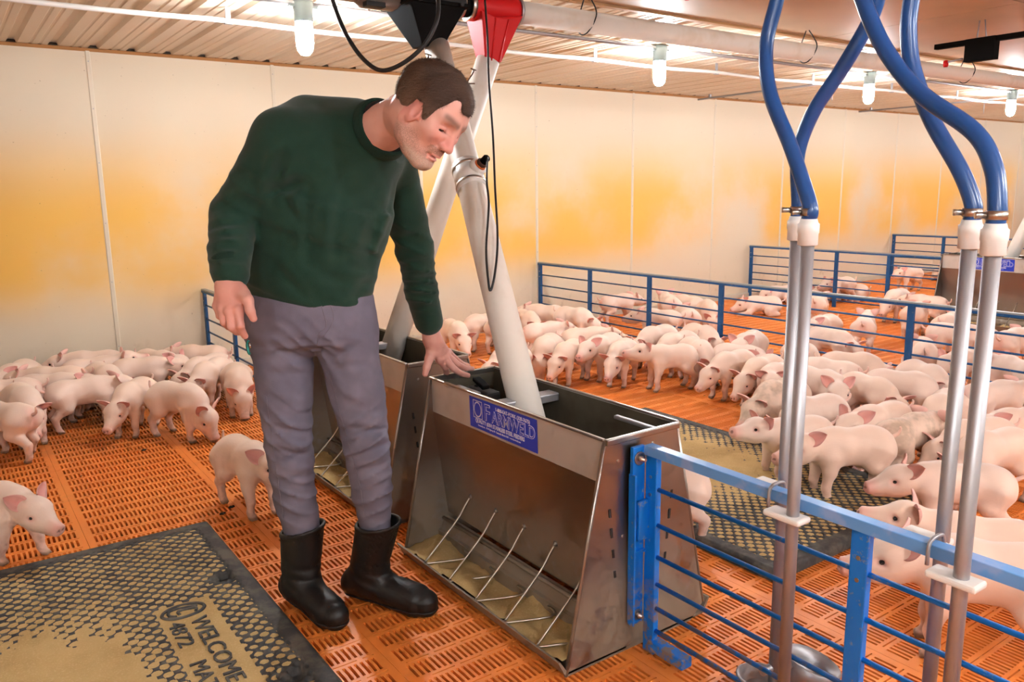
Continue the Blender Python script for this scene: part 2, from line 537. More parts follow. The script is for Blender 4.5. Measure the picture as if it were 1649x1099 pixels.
newmat('undershirt', srgb(22, 22, 24), 0.9)
t = newmat('trousers_grey', srgb(112, 108, 124), 0.88)
t.mix(t.ramp(t.noise(7, 3, 0.65), 0.42, 0.70), srgb(134, 128, 144), 0.6)
t.mix(t.ramp(t.noise(2.5, 3, 0.6), 0.5, 0.8), srgb(98, 94, 112), 0.6)
t.bump(t.noise(500, 2, 0.6), 0.4, 0.0015)
newmat('stitching', srgb(116, 110, 122), 0.9)
k = newmat('boot_rubber', srgb(24, 23, 23), 0.30)
k.mix(k.ramp(k.noise(34, 3, 0.7), 0.66, 0.74), srgb(110, 100, 88), 0.5)
k.rough(k.noise(20, 3, 0.6), 0.34, 0.62)
newmat('clip_teal', srgb(30, 120, 110), 0.3, 0.4)
newmat('steel_clip', srgb(210, 212, 214), 0.25, 1.0)

# ------------------------------------------------------------------ the setting
WY = 6.08      # inner face of the back wall
CZ = 2.231     # ceiling height
X0, X1, Y0 = -2.35, 17.6, -3.2
FLOOR_S, FLOOR_R = 0.5617, 0.0925        # panel width, slot row pitch
floor = tag(empty('floor'), 'orange slatted plastic floor of the pens', None, None, 'structure')

def slatted_panel(w, rows, seed=1):
    """one plastic floor panel: rows of through slots, short grooves between the rows"""
    mb = MB(); R = FLOOR_R; sl = 0.064; sw = 0.0088; pitch = 0.0172; T = 0.028
    n = 30; x0 = (w - (n * pitch)) / 2
    g = 0.0004
    L = rows * R
    def quad(a, b, c, d): mb.add([a, b, c, d], [(0, 1, 2, 3)])
    for r in range(rows):
        ya = r * R; ys = ya + (R - sl) / 2; ye = ys + sl
        # solid strips with the groove line at y = ya
        for (p, q) in ((ya + 0.0022, ys), (ye, ya + R - 0.0022)):
            quad((g, p, 0), (w - g, p, 0), (w - g, q, 0), (g, q, 0))
        # groove line between this row and the next
        yg0, yg1 = ya + R - 0.0022, ya + R + 0.0022 if r < rows - 1 else ya + R - 0.0006
        xs = g; off = 0.02 if r % 2 else 0.05
        k = 0
        while xs < w - g - 1e-6:
            a = off + 0.016 + k * 0.0885; b = a + 0.071
            a = min(a, w - 0.02); b = min(b, w - 0.02)
            if b - a < 0.02:
                quad((xs, yg0, 0), (w - g, yg0, 0), (w - g, yg1, 0), (xs, yg1, 0)); break
            quad((xs, yg0, 0), (a, yg0, 0), (a, yg1, 0), (xs, yg1, 0))
            quad((a, yg0, -0.007), (b, yg0, -0.007), (b, yg1, -0.007), (a, yg1, -0.007))
            quad((a, yg1, 0), (a, yg1, -0.007), (b, yg1, -0.007), (b, yg1, 0))
            quad((a, yg0, -0.007), (a, yg0, 0), (b, yg0, 0), (b, yg0, -0.007))
            xs = b; k += 1
        if r == 0: quad((g, g, 0), (w - g, g, 0), (w - g, 0.0022, 0), (g, 0.0022, 0))
        # bars between slots
        e = [g] + [x0 + pitch * (i + 0.5) + s * sw / 2 for i in range(n) for s in (-1, 1)] + [w - g]
        ym = (ys + ye) / 2; wv = 0.0007
        for i in range(0, len(e), 2):
            a, b = e[i], e[i + 1]
            da = wv if i else 0; db = wv if i + 2 < len(e) else 0
            am, bm_ = a + da, b + db
            quad((a, ys, 0), (b, ys, 0), (bm_, ym, 0), (am, ym, 0)); quad((am, ym, 0), (bm_, ym, 0), (b, ye, 0), (a, ye, 0))
            if i:
                quad((a, ys, -T), (a, ys, 0), (am, ym, 0), (am, ym, -T)); quad((am, ym, -T), (am, ym, 0), (a, ye, 0), (a, ye, -T))
            if i + 2 < len(e):
                quad((b, ys, 0), (b, ys, -T), (bm_, ym, -T), (bm_, ym, 0)); quad((bm_, ym, 0), (bm_, ym, -T), (b, ye, -T), (b, ye, 0))
                c = e[i + 2]
                quad((b, ys, 0), (c, ys, 0), (c, ys, -T), (b, ys, -T)); quad((c, ye, 0), (b, ye, 0), (b, ye, -T), (c, ye, -T))
    for (a, b) in (((g, g), (w - g, g)), ((w - g, L - g), (g, L - g)), ((g, L - g), (g, g)), ((w - g, g), (w - g, L - g))):
        quad((a[0], a[1], 0), (a[0], a[1], -T), (b[0], b[1], -T), (b[0], b[1], 0))
    me = bpy.data.meshes.new('floor_panel'); me.from_pydata(mb.v, [], mb.f); me.update()
    me.materials.append(M['orange_plastic'])
    return me
pan = slatted_panel(FLOOR_S, 12)
PL = 12 * FLOOR_R
for i in range(-5, 31):
    for j in range(-4, 6):
        x = 0.3205 + i * FLOOR_S; y = 4.5655 - 0.0455 + j * PL - PL * 3 + 0.0 + 1.935
        if x > X1 - 0.1 or y > WY - 0.02 or y < Y0 - 1.0 or x < X0 - 0.5: continue
        o = link('floor_panel', pan, None, floor); o.location = (x, y, 0)
link('floor_pit', MB().box(X0 - 0.1, X1, Y0 - 1.2, WY + 0.3, -0.16, -0.15).mesh('pit'), M['pit'], floor)

# back wall: plastic panels with cover strips
wall = tag(empty('wall_back'), 'cream plastic panelled wall with yellow stains', None, None, 'structure')  # the yellow is soft patches mixed into the panel colour
seams = [0.935 + 1.2235 * k for k in range(-3, 15)]
for a, b in zip(seams[:-1], seams[1:]):
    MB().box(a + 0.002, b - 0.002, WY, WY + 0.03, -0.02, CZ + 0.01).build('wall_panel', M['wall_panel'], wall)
for a in seams:
    mb = MB().prism([(a - 0.016, WY, 0), (a - 0.010, WY - 0.005, 0), (a + 0.010, WY - 0.005, 0), (a + 0.016, WY, 0)], (0, 0, CZ - 0.005))
    st = mb.build('cover_strip', M['batten'], wall)
    if a < 9:
        sc = MB()
        for zz in (0.25, 0.7, 1.1, 1.5, 1.85, 2.15): sc.lathe((a, WY - 0.005, zz), [(0.004, 0), (0.003, 0.003)], 6, (0, -1, 0))
        tag(sc.build('screw_heads', M['galvanized'], st), kind='stuff')
tag(MB().box(seams[0], X1, WY - 0.035, WY, -0.02, 0.05).build('baseboard_back', M['concrete'], None, 0.008), 'pale concrete kerb at the foot of the back wall', None, None, 'structure')
tag(MB().box(X0 - 0.1, X0, Y0, WY + 0.1, -0.15, CZ + 0.1).build('wall_left', M['plain_wall']), 'cream side wall of the barn room', None, None, 'structure')
tag(MB().box(X1, X1 + 0.1, Y0, WY + 0.1, -0.15, CZ + 0.1).build('wall_right', M['plain_wall']), 'cream far end wall of the barn room', None, None, 'structure')
tag(MB().box(X0, X1, Y0 - 0.1, Y0, -0.15, CZ + 0.1).build('wall_front', M['plain_wall']), 'cream long wall behind the viewer', None, None, 'structure')

# ceiling: ribbed steel strip by the wall, flat boards over the middle
ceil = tag(empty('ceiling'), 'cream ceiling, ribbed steel by the wall and flat boards further in', None, None, 'structure')
TY = 3.34
def ribbed_sheet(xa, n):
    mb = MB(); P = 0.2286; prof = []
    for k in range(n):
        b = k * P
        prof += [(b + 0.000, 0.0), (b + 0.058, 0.0), (b + 0.064, 0.004), (b + 0.074, 0.004), (b + 0.080, 0.0), (b + 0.110, 0.0), (b + 0.116, 0.004), (b + 0.126, 0.004), (b + 0.132, 0.0), (b + 0.165, 0.0), (b + 0.180, 0.019), (b + 0.212, 0.019)]
    prof.append((n * P, 0.0))
    vs = [(xa + x, TY, CZ + z) for x, z in prof] + [(xa + x, WY + 0.02, CZ + z) for x, z in prof]
    m = len(prof)
    return mb.add(vs, [(i, i + 1, m + i + 1, m + i) for i in range(m - 1)])
xa = 0.643 - 0.1 - 4 * 0.9144 * 1.0
for k in range(23):
    ribbed_sheet(xa + k * 0.9144, 4).build('ceiling_sheet', M['ceiling_steel'], ceil)
link('ceiling_deck', MB().box(X0 - 0.1, X1 + 0.1, Y0 - 0.1, WY + 0.1, CZ + 0.03, CZ + 0.06).mesh('d'), M['dirt_dark'], ceil)
yb = [TY - 1.22 * k for k in range(6)]
bx = [X0 - 0.1 + 2.44 * k for k in range(9)]
for a, b in zip(bx[:-1], bx[1:]):
    for d, u in zip(yb[1:], yb[:-1]):
        MB().box(a + 0.004, b - 0.004, d + 0.004, u - 0.004, CZ, CZ + 0.02).build('ceiling_board', M['ceiling_board'], ceil)
tag(MB().box(X0, X1, TY - 0.02, TY + 0.018, CZ - 0.012, CZ + 0.02).build('trim_1', M['ceiling_trim']), 'brown strip where the flat ceiling meets the ribbed sheets', None, None, 'structure')
tag(MB().prism([(X0, WY, CZ - 0.02), (X0, WY - 0.02, CZ - 0.002), (X0, WY, CZ + 0.005)], (X1 - X0, 0, 0)).build('trim_2', M['ceiling_trim']), 'narrow tan strip along the top of the back wall', None, None, 'structure')
# dark dust plugs in the rib ends at the wall
pl = MB()
for k in range(60):
    b = xa + k * 0.2286 + 0.196
    if b < 0 or b > 12.5: continue
    pl.box(b - 0.024, b + 0.024, WY - 0.025, WY, CZ + 0.002, CZ + 0.016)
    pl.box(b - 0.10, b - 0.05, WY - 0.012, WY, CZ - 0.004, CZ + 0.003)
tag(pl.build('dust_plugs', M['dirt_dark'], ceil), kind='stuff')

# ------------------------------------------------------------------ lamps and pipes under the ceiling
def jar_lamp(loc, label, group):
    r = tag(empty('ceiling_lamp', loc), label, 'lamp', group)
    MB().lathe((0, 0, 0), [(0.050, 0.03), (0.050, 0.0), (0.046, -0.02), (0.046, -0.065), (0.043, -0.07)], 16).build('socket', M['socket_grey'], r)
    MB().box(-0.075, 0.075, -0.014, 0.014, 0.0, 0.012).build('mounting_bracket', M['socket_grey'], r)
    MB().lathe((0, 0, 0), [(0.041, -0.07), (0.044, -0.11), (0.044, -0.17), (0.038, -0.205), (0.022, -0.225), (0.004, -0.23)], 12).build('glass_jar', M['bulb_glow'], r)
    return r
LG = 'jar lamps in a row under the ribbed ceiling'
jar_lamp((1.62, 4.06, 2.195), 'glowing jar lamp above the bending man, beside the feed motor', LG)
jar_lamp((4.13, 4.06, 2.195), 'glowing jar lamp just past the red drop hopper, beyond the first blue hose', LG)
jar_lamp((6.66, 4.06, 2.195), 'glowing jar lamp seen between the two pairs of blue hoses', LG)
jar_lamp((9.30, 4.06, 2.195), 'small far glowing jar lamp beyond the outer blue hoses', LG)
jar_lamp((11.85, 4.06, 2.195), 'glowing jar lamp further along the row, outside the picture', LG)  # this lamp and the next are added, unseen, to brighten the far wall
jar_lamp((14.4, 4.06, 2.195), 'last glowing jar lamp of the row, outside the picture', LG)  # added, unseen, to brighten the far wall
LG2 = 'jar lamps over the aisle behind the viewer'  # unseen row, lamps added for frontal fill
for x, nth in ((-1.2, 'first'), (0.4, 'second'), (2.0, 'third'), (3.6, 'fourth'), (5.6, 'fifth'), (8.0, 'sixth')):
    jar_lamp((x, -0.9, 2.195), nth + ' jar lamp over the aisle behind the viewer, counted from the side wall', LG2)  # added, unseen, for frontal fill
tag(MB().tube([(X0, 4.06, 2.212), (X1, 4.06, 2.212)], 0.012, 8).build('lamp_conduit', M['galvanized']), 'thin grey conduit that carries the row of jar lamps', 'conduit')

# white water line below the ceiling with hangers
wl = tag(empty('water_line', (0, 4.40, 2.165)), 'thin white plastic water line hung beneath the ribbed ceiling', 'pipe')
pts = []
for k in range(-8, 60):
    x = 0.25 * k
    pts.append((x, 0, -0.012 * math.sin(PI * ((x - 0.1) % 1.25) / 1.25)))
MB().tube(pts, 0.013, 8).build('pipe_run', M['white_plastic'], wl)
for k in range(-1, 12):
    x = 0.1 + 1.25 * k
    MB().box(x - 0.012, x + 0.012, -0.004, 0.004, 0.010, 0.066).build('hanger', M['galvanized'], wl)
    MB().box(x - 0.02, x + 0.02, -0.012, 0.012, -0.02, -0.014).build('hanger_foot', M['galvanized'], wl)

PY, PZ = 3.20, 2.097
FA = tag(empty('feed_auger_pipe', (0, PY, PZ)), 'thick cream feed auger pipe running along the ceiling', 'pipe')
MB().tube([(2.30, 0, 0), (8.0, 0, 0), (X1, 0, 0)], 0.052, 24).build('pipe_run', M['pvc'], FA)
for x in (2.75, 4.55, 6.55, 8.6):
    loop = [(x, 0.0, 0.134), (x + 0.004, -0.056, 0.05), (x, -0.053, 0.0), (x - 0.02, -0.02, -0.054), (x - 0.03, 0.02, -0.056), (x - 0.02, 0.055, 0.0), (x, 0.02, 0.134)]
    MB().tube(spline(loop, 5), 0.0035, 6).build('hanging_wire', M['cord_black'], FA)
sup = tag(MB().tube([(2.35, 3.42, 2.12), (X1, 3.42, 2.12)], 0.014, 8).build('support_cable_pipe', M['galvanized']), 'grey support pipe running beside the cream feed auger', 'pipe')

# red drop hopper
rd = tag(empty('drop_hopper', (2.175, PY, PZ)), 'red plastic drop hopper on the cream feed auger', 'hopper')
MB().lathe((-0.115, 0, 0), [(0.060, 0.0), (0.064, 0.005), (0.066, 0.22), (0.060, 0.245)], 20, (1, 0, 0)).build('saddle', M['red_plastic'], rd)
mb = MB()
top = [(-0.10, -0.070, -0.03), (-0.03, -0.076, -0.055), (0.04, -0.076, -0.055), (0.125, -0.070, -0.03), (0.125, 0.070, -0.03), (0.04, 0.076, -0.055), (-0.03, 0.076, -0.055), (-0.10, 0.070, -0.03)]
bot = [(-0.062, -0.034, -0.235), (-0.04, -0.05, -0.235), (0.0, -0.05, -0.235), (0.025, -0.034, -0.235), (0.025, 0.034, -0.235), (0.0, 0.05, -0.235), (-0.04, 0.05, -0.235), (-0.062, 0.034, -0.235)]
mb.add(top + bot, [(i, (i + 1) % 8, 8 + (i + 1) % 8, 8 + i) for i in range(8)] + [tuple(range(8)), tuple(range(15, 7, -1))])
fun = mb.build('funnel', M['red_plastic'], rd, 0.003)
for (p, q) in ((1, 9), (2, 10)):
    MB().tube([top[p], bot[p]], 0.004, 6).build('stiffening_rib', M['red_plastic'], fun)
MB().box(-0.04, 0.06, -0.035, 0.02, 0.058, 0.070).build('inspection_lid', M['red_plastic'], rd, 0.003)
MB().lathe((-0.135, 0, 0), [(0.064, 0.0), (0.064, 0.022)], 20, (1, 0, 0)).build('clamp_ring', M['stainless_clean'], rd)
MB().lathe((0.128, 0, 0), [(0.068, 0.0), (0.068, 0.012)], 20, (1, 0, 0)).build('clamp_ring', M['galvanized'], rd)

# black feed drive hopper with its motor
bk = tag(empty('feed_drive_unit', (1.83, PY, PZ)), 'black feed drive hopper with grey gear motor above the man', 'motor')
body = [(-0.135, -0.115, 0.10), (0.135, -0.115, 0.10), (0.135, 0.115, 0.10), (-0.135, 0.115, 0.10)]
mid = [(-0.14, -0.12, -0.03), (0.14, -0.12, -0.03), (0.14, 0.12, -0.03), (-0.14, 0.12, -0.03)]
low = [(-0.045, -0.045, -0.20), (0.055, -0.045, -0.20), (0.055, 0.045, -0.20), (-0.045, 0.045, -0.20)]
MB().hexa([V3(p) for p in mid] + [V3(p) for p in body]).build('upper_box', M['dark_grey_plastic'], bk, 0.008)
MB().hexa([V3(p) for p in low] + [V3(p) * 1.0 for p in mid]).build('lower_funnel', M['black_plastic'], bk, 0.004)
MB().box(-0.15, 0.15, -0.13, 0.13, -0.042, -0.026).build('flange', M['black_plastic'], bk, 0.003)
for sx in (-0.10, 0.10): MB().lathe((sx, -0.132, -0.034), [(0.009, 0), (0.009, 0.012)], 8, (0, -1, 0)).build('latch', M['dark_grey_plastic'], bk)
MB().lathe((0.12, 0, 0), [(0.058, 0), (0.058, 0.05), (0.052, 0.055), (0.052, 0.10)], 20, (1, 0, 0)).build('outlet_collar', M['black_plastic'], bk)
MB().lathe((0.165, 0, 0), [(0.062, 0), (0.062, 0.012)], 20, (1, 0, 0)).build('clamp_band', M['stainless_clean'], bk)
gm = MB().lathe((-0.14, 0, 0.02), [(0.075, 0), (0.086, -0.02), (0.086, -0.16), (0.070, -0.185), (0.055, -0.19)], 24, (1, 0, 0)).build('gear_motor', M['motor_grey'], bk)
MB().box(-0.32, -0.235, -0.09, -0.05, -0.075, -0.055).build('motor_foot', M['dark_grey_plastic'], gm, 0.003)
MB().box(-0.28, -0.22, -0.10, -0.07, 0.0, 0.02).build('terminal_cover', M['motor_grey'], gm, 0.003)
MB().lathe((-0.30, 0, 0.02), [(0.068, 0), (0.068, -0.24), (0.060, -0.27), (0.03, -0.275)], 24, (1, 0, 0)).build('motor_can', M['motor_brown'], bk)
for a in range(6):
    t = a * PI / 3
    MB().lathe((-0.245, 0.089 * math.cos(t), 0.02 + 0.089 * math.sin(t)), [(0.006, 0), (0.006, 0.006)], 8, (0, math.cos(t), math.sin(t))).build('screw', M['stainless_clean'], gm)

# drop tubes
def drop_tube(a, b, r, label):
    t = tag(empty('drop_tube', a), label, 'pipe')
    d = V3(b) - V3(a)
    MB().hollow((0, 0, 0), d, r, 0.004).build('tube', M['pvc'], t)
    return t, d
T1A, T1B = (1.478, 1.985, 0.515), (1.872, 3.185, 1.905)
t1, d1 = drop_tube(T1A, T1B, 0.055, 'thick cream drop tube slanting into the nearer feeder, with a sensor collar')
ax = d1.normalized()
c0 = d1 * 0.553
MB().hollow(c0, c0 + ax * 0.13, 0.0595, 0.004).build('sensor_collar', M['white_plastic'], t1)
for s in (0.016, 0.100): MB().hollow(c0 + ax * s, c0 + ax * (s + 0.013), 0.0615, 0.002).build('hose_clamp', M['stainless_clean'], t1)
side = V3((0.10, -0.98, 0.15)); side = (side - ax * side.dot(ax)).normalized()
sc = c0 + ax * 0.075 + side * 0.055
MB().lathe(sc, [(0.034, -0.01), (0.034, 0.012), (0.026, 0.016)], 20, side).build('sensor_boss', M['white_plastic'], t1)
MB().lathe(sc, [(0.024, 0.016), (0.024, 0.022)], 16, side).build('sensor_ring', M['orange_ring'], t1)
MB().lathe(sc, [(0.021, 0.02), (0.021, 0.036)], 6, side).build('sensor_nut', M['rust_wire'], t1)
MB().lathe(sc, [(0.015, 0.034), (0.015, 0.060), (0.010, 0.066)], 14, side).build('sensor_plug', M['black_plastic'], t1)
MB().hollow(d1, d1 + ax * 0.06, 0.057, 0.003).build('collar', M['white_plastic'], t1)
T2A, T2B = (1.600, 3.24, 0.53), (2.150, 3.20, 1.87)
t2, d2 = drop_tube(T2A, T2B, 0.054, 'thick cream drop tube from the red hopper into the feeder behind the man')
for tt, dd, q in ((t1, d1, 0.955), (t2, d2, 0.955)):
    p = dd * q
    MB().tube(spline([p + V3((-0.055, -0.02, 0.01)), p + V3((-0.10, -0.05, 0.01)), p + V3((-0.085, -0.05, 0.0)), p + V3((-0.12, -0.05, -0.05)), p + V3((-0.07, -0.03, -0.05))], 4), 0.003, 6).build('wire_hook', M['rust_wire'], tt)

# cords
tag(MB().tube(spline([(1.361, 3.158, 2.125), (1.374, 3.124, 2.017), (1.384, 3.052, 1.898), (1.415, 2.982, 1.799), (1.458, 2.914, 1.745), (1.515, 2.853, 1.762), (1.580, 2.796, 1.823), (1.627, 2.770, 1.908), (1.655, 2.794, 1.988), (1.690, 2.877, 2.076)], 8), 0.0085, 8).build('power_cord', M['cord_black']), 'thick black power cord looping beneath the feed motor', 'cord')
pl_ = V3(T1A) + sc + side * 0.064
tag(MB().tube(spline([pl_, (1.656, 2.488, 1.319), (1.635, 2.446, 1.235), (1.553, 2.345, 1.088), (1.518, 2.284, 0.987), (1.515, 2.266, 0.950), (1.545, 2.282, 1.006), (1.612, 2.360, 1.117), (1.690, 2.485, 1.301), (1.746, 2.575, 1.485), (1.782, 2.649, 1.697), (1.821, 2.711, 1.868), (1.854, 2.773, 2.018), (1.870, 2.803, 2.090)], 8), 0.0042, 8).build('sensor_cable', M['cord_black']), 'thin black cable hanging in a loop from the tube sensor', 'cable')

# hanging ironwork under the flat ceiling
ir = tag(empty('hanging_bracket', (5.18, 2.47, 2.10)), 'black angle iron hanger with a box, hung beneath the ceiling boards', 'bracket')
MB().box(-0.02, 0.02, -0.75, 0.26, 0.0, 0.03).build('angle_iron', M['black_plastic'], ir)
MB().box(-0.03, 0.03, -0.10, 0.07, -0.10, 0.03).build('box', M['black_plastic'], ir)
for y in (-0.04, 0.02): MB().tube([(0, y, 0.0), (0.0, y * 0.5, 0.131)], 0.004, 6).build('chain', M['galvanized'], ir)
MB().tube([(0, 0.09, -0.075), (0, 0.20, -0.085)], 0.006, 6).build('valve_stem', M['galvanized'], ir)
MB().lathe((0, 0.19, -0.11), [(0.012, 0), (0.016, 0.012), (0.014, 0.035), (0.006, 0.04)], 10).build('red_knob', M['red_plastic'], ir)
ir2 = tag(empty('valve_bracket', (2.86, 2.62, 2.13)), 'small dark bracket with a red valve knob beneath the ceiling boards', 'bracket')
MB().box(-0.03, 0.03, -0.62, -0.45, -0.03, 0.07).build('box', M['black_plastic'], ir2)
MB().box(-0.025, 0.025, 0.05, 0.20, 0.04, 0.09).build('plate', M['black_plastic'], ir2)
MB().tube([(0, 0.02, 0.02), (0, -0.15, 0.045), (0, -0.45, 0.01)], 0.006, 6).build('valve_arm', M['galvanized'], ir2)
MB().lathe((0, 0.03, -0.02), [(0.010, 0), (0.014, 0.01), (0.012, 0.03), (0.005, 0.036)], 10).build('red_knob', M['red_plastic'], ir2)
for x, lab in ((6.75, 'thin grey rod spanning the ribbed ceiling, the nearer of two'), (9.75, 'thin grey rod spanning the ribbed ceiling, the farther of two')):
    rr = tag(empty('ceiling_rod', (x, 4.0, 2.195)), lab, 'rod')
    MB().tube([(0, 0.0, 0), (0, 2.06, 0)], 0.010, 6).build('rod', M['galvanized'], rr)
    for y in (0.2, 1.2, 1.9): MB().box(-0.012, 0.012, y - 0.01, y + 0.01, 0.0, 0.036).build('clip', M['galvanized'], rr)
    MB().tube([(0.35, 0.70, 0.036), (0.35, 0.70, -0.12)], 0.005, 6).build('drop_rod', M['galvanized'], rr)

# ------------------------------------------------------------------ pen dividers
ROD_Z = (0.487, 0.385, 0.292, 0.212, 0.140, 0.072)
def fence(name, x, ya, yb, posts, label, post_mat, rail_mat, rods=ROD_Z, near=False):
    """divider at x from ya (wall side) to yb"""
    r = tag(empty(name, (x, yb, 0)), label, 'fence', 'blue pen dividers')
    pw, pt = 0.020, 0.006
    MB().box(-0.016, 0.016, 0, ya - yb, 0.594, 0.606).build('top_rail', rail_mat, r, 0.002)
    lip = MB().box(-0.016, -0.011, 0, ya - yb, 0.580, 0.596).build('rail_lip', post_mat if not near else rail_mat, r)
    for y in posts:
        p = MB().box(-0.010, 0.010, y - yb - pw, y - yb + pw, 0.0, 0.594).build('post', post_mat, r, 0.002)
        if near or y > 5.9:
            for zz in (0.52, 0.47): MB().lathe((-0.0105, y - yb, zz), [(0.005, 0), (0.005, 0.0015)], 8, (-1, 0, 0)).build('bolt_hole', M['stainless_clean'], p)
    for z in rods:
        MB().tube([(0, 0, z), (0, ya - yb, z)], 0.0062, 8).build('rod', post_mat, r)
    return r
B, DB = M['blue_paint'], M['dark_blue_paint']
fence('pen_fence', 1.5, 1.49, -1.58, (1.468, 0.862, 0.256, -0.35, -0.956, -1.56), 'bright blue pen fence beside the nearer feeder, with water pipes clamped on', B, M['blue_rail_sheen'], near=True)
fence('pen_fence', 1.53, 6.06, 3.66, (6.04, 5.36, 4.75, 4.15, 3.68), 'blue pen fence between the wall and the feeder behind the man', DB, M['grey_rail_sheen_dust'])
fence('pen_fence', 4.61, 6.06, -0.2, (6.04, 5.325, 4.597, 3.864, 3.15, 2.449, 1.73, 1.0, 0.3, -0.18), 'long blue pen fence with grey top rail crossing behind the crowd of pigs', DB, M['grey_rail_sheen_dust'])
fence('pen_fence', 7.71, 6.06, 3.81, (6.04, 5.50, 4.94, 4.36, 3.83), 'blue pen fence that ends at the far feeder', DB, M['grey_rail_sheen_dust'])
fence('pen_fence', 10.76, 6.06, 1.0, (6.04, 5.36, 4.65, 3.95, 3.25, 2.5, 1.8, 1.02), 'farthest blue pen fence, behind the far feeder', DB, M['grey_rail_sheen_dust'])

# hinge hardware between the nearer feeder and its fence
hg = tag(empty('gate_hinge', (1.5, 1.49, 0)), 'blue hinge bar bolted on the end panel of the nearer feeder', 'hinge')
MB().box(-0.055, -0.010, 0.0, 0.012, 0.085, 0.605).build('bar', B, hg, 0.002)
MB().box(-0.058, -0.052, -0.012, 0.012, 0.09, 0.53).build('bar_flange', B, hg)
MB().box(-0.045, 0.012, -0.016, -0.004, 0.34, 0.455).build('plate', B, hg, 0.003)
for z, rr in ((0.572, 0.019), (0.115, 0.016)):
    w_ = MB().lathe((-0.032, 0.0, z), [(rr, 0), (rr, 0.004)], 16, (0, -1, 0)).build('washer', M['stainless_clean'], hg)
    MB().lathe((-0.032, -0.004, z), [(0.009, 0), (0.009, 0.010), (0.005, 0.012), (0.005, 0.02)], 6, (0, -1, 0)).build('bolt', M['stainless_clean'], w_)
MB().box(-0.054, -0.010, -0.008, 0.0, 0.300, 0.308).build('weld_strip', B, hg)
MB().box(-0.02, 0.02, -0.16, -0.03, 0.015, 0.045).build('drop_latch', B, hg, 0.004)

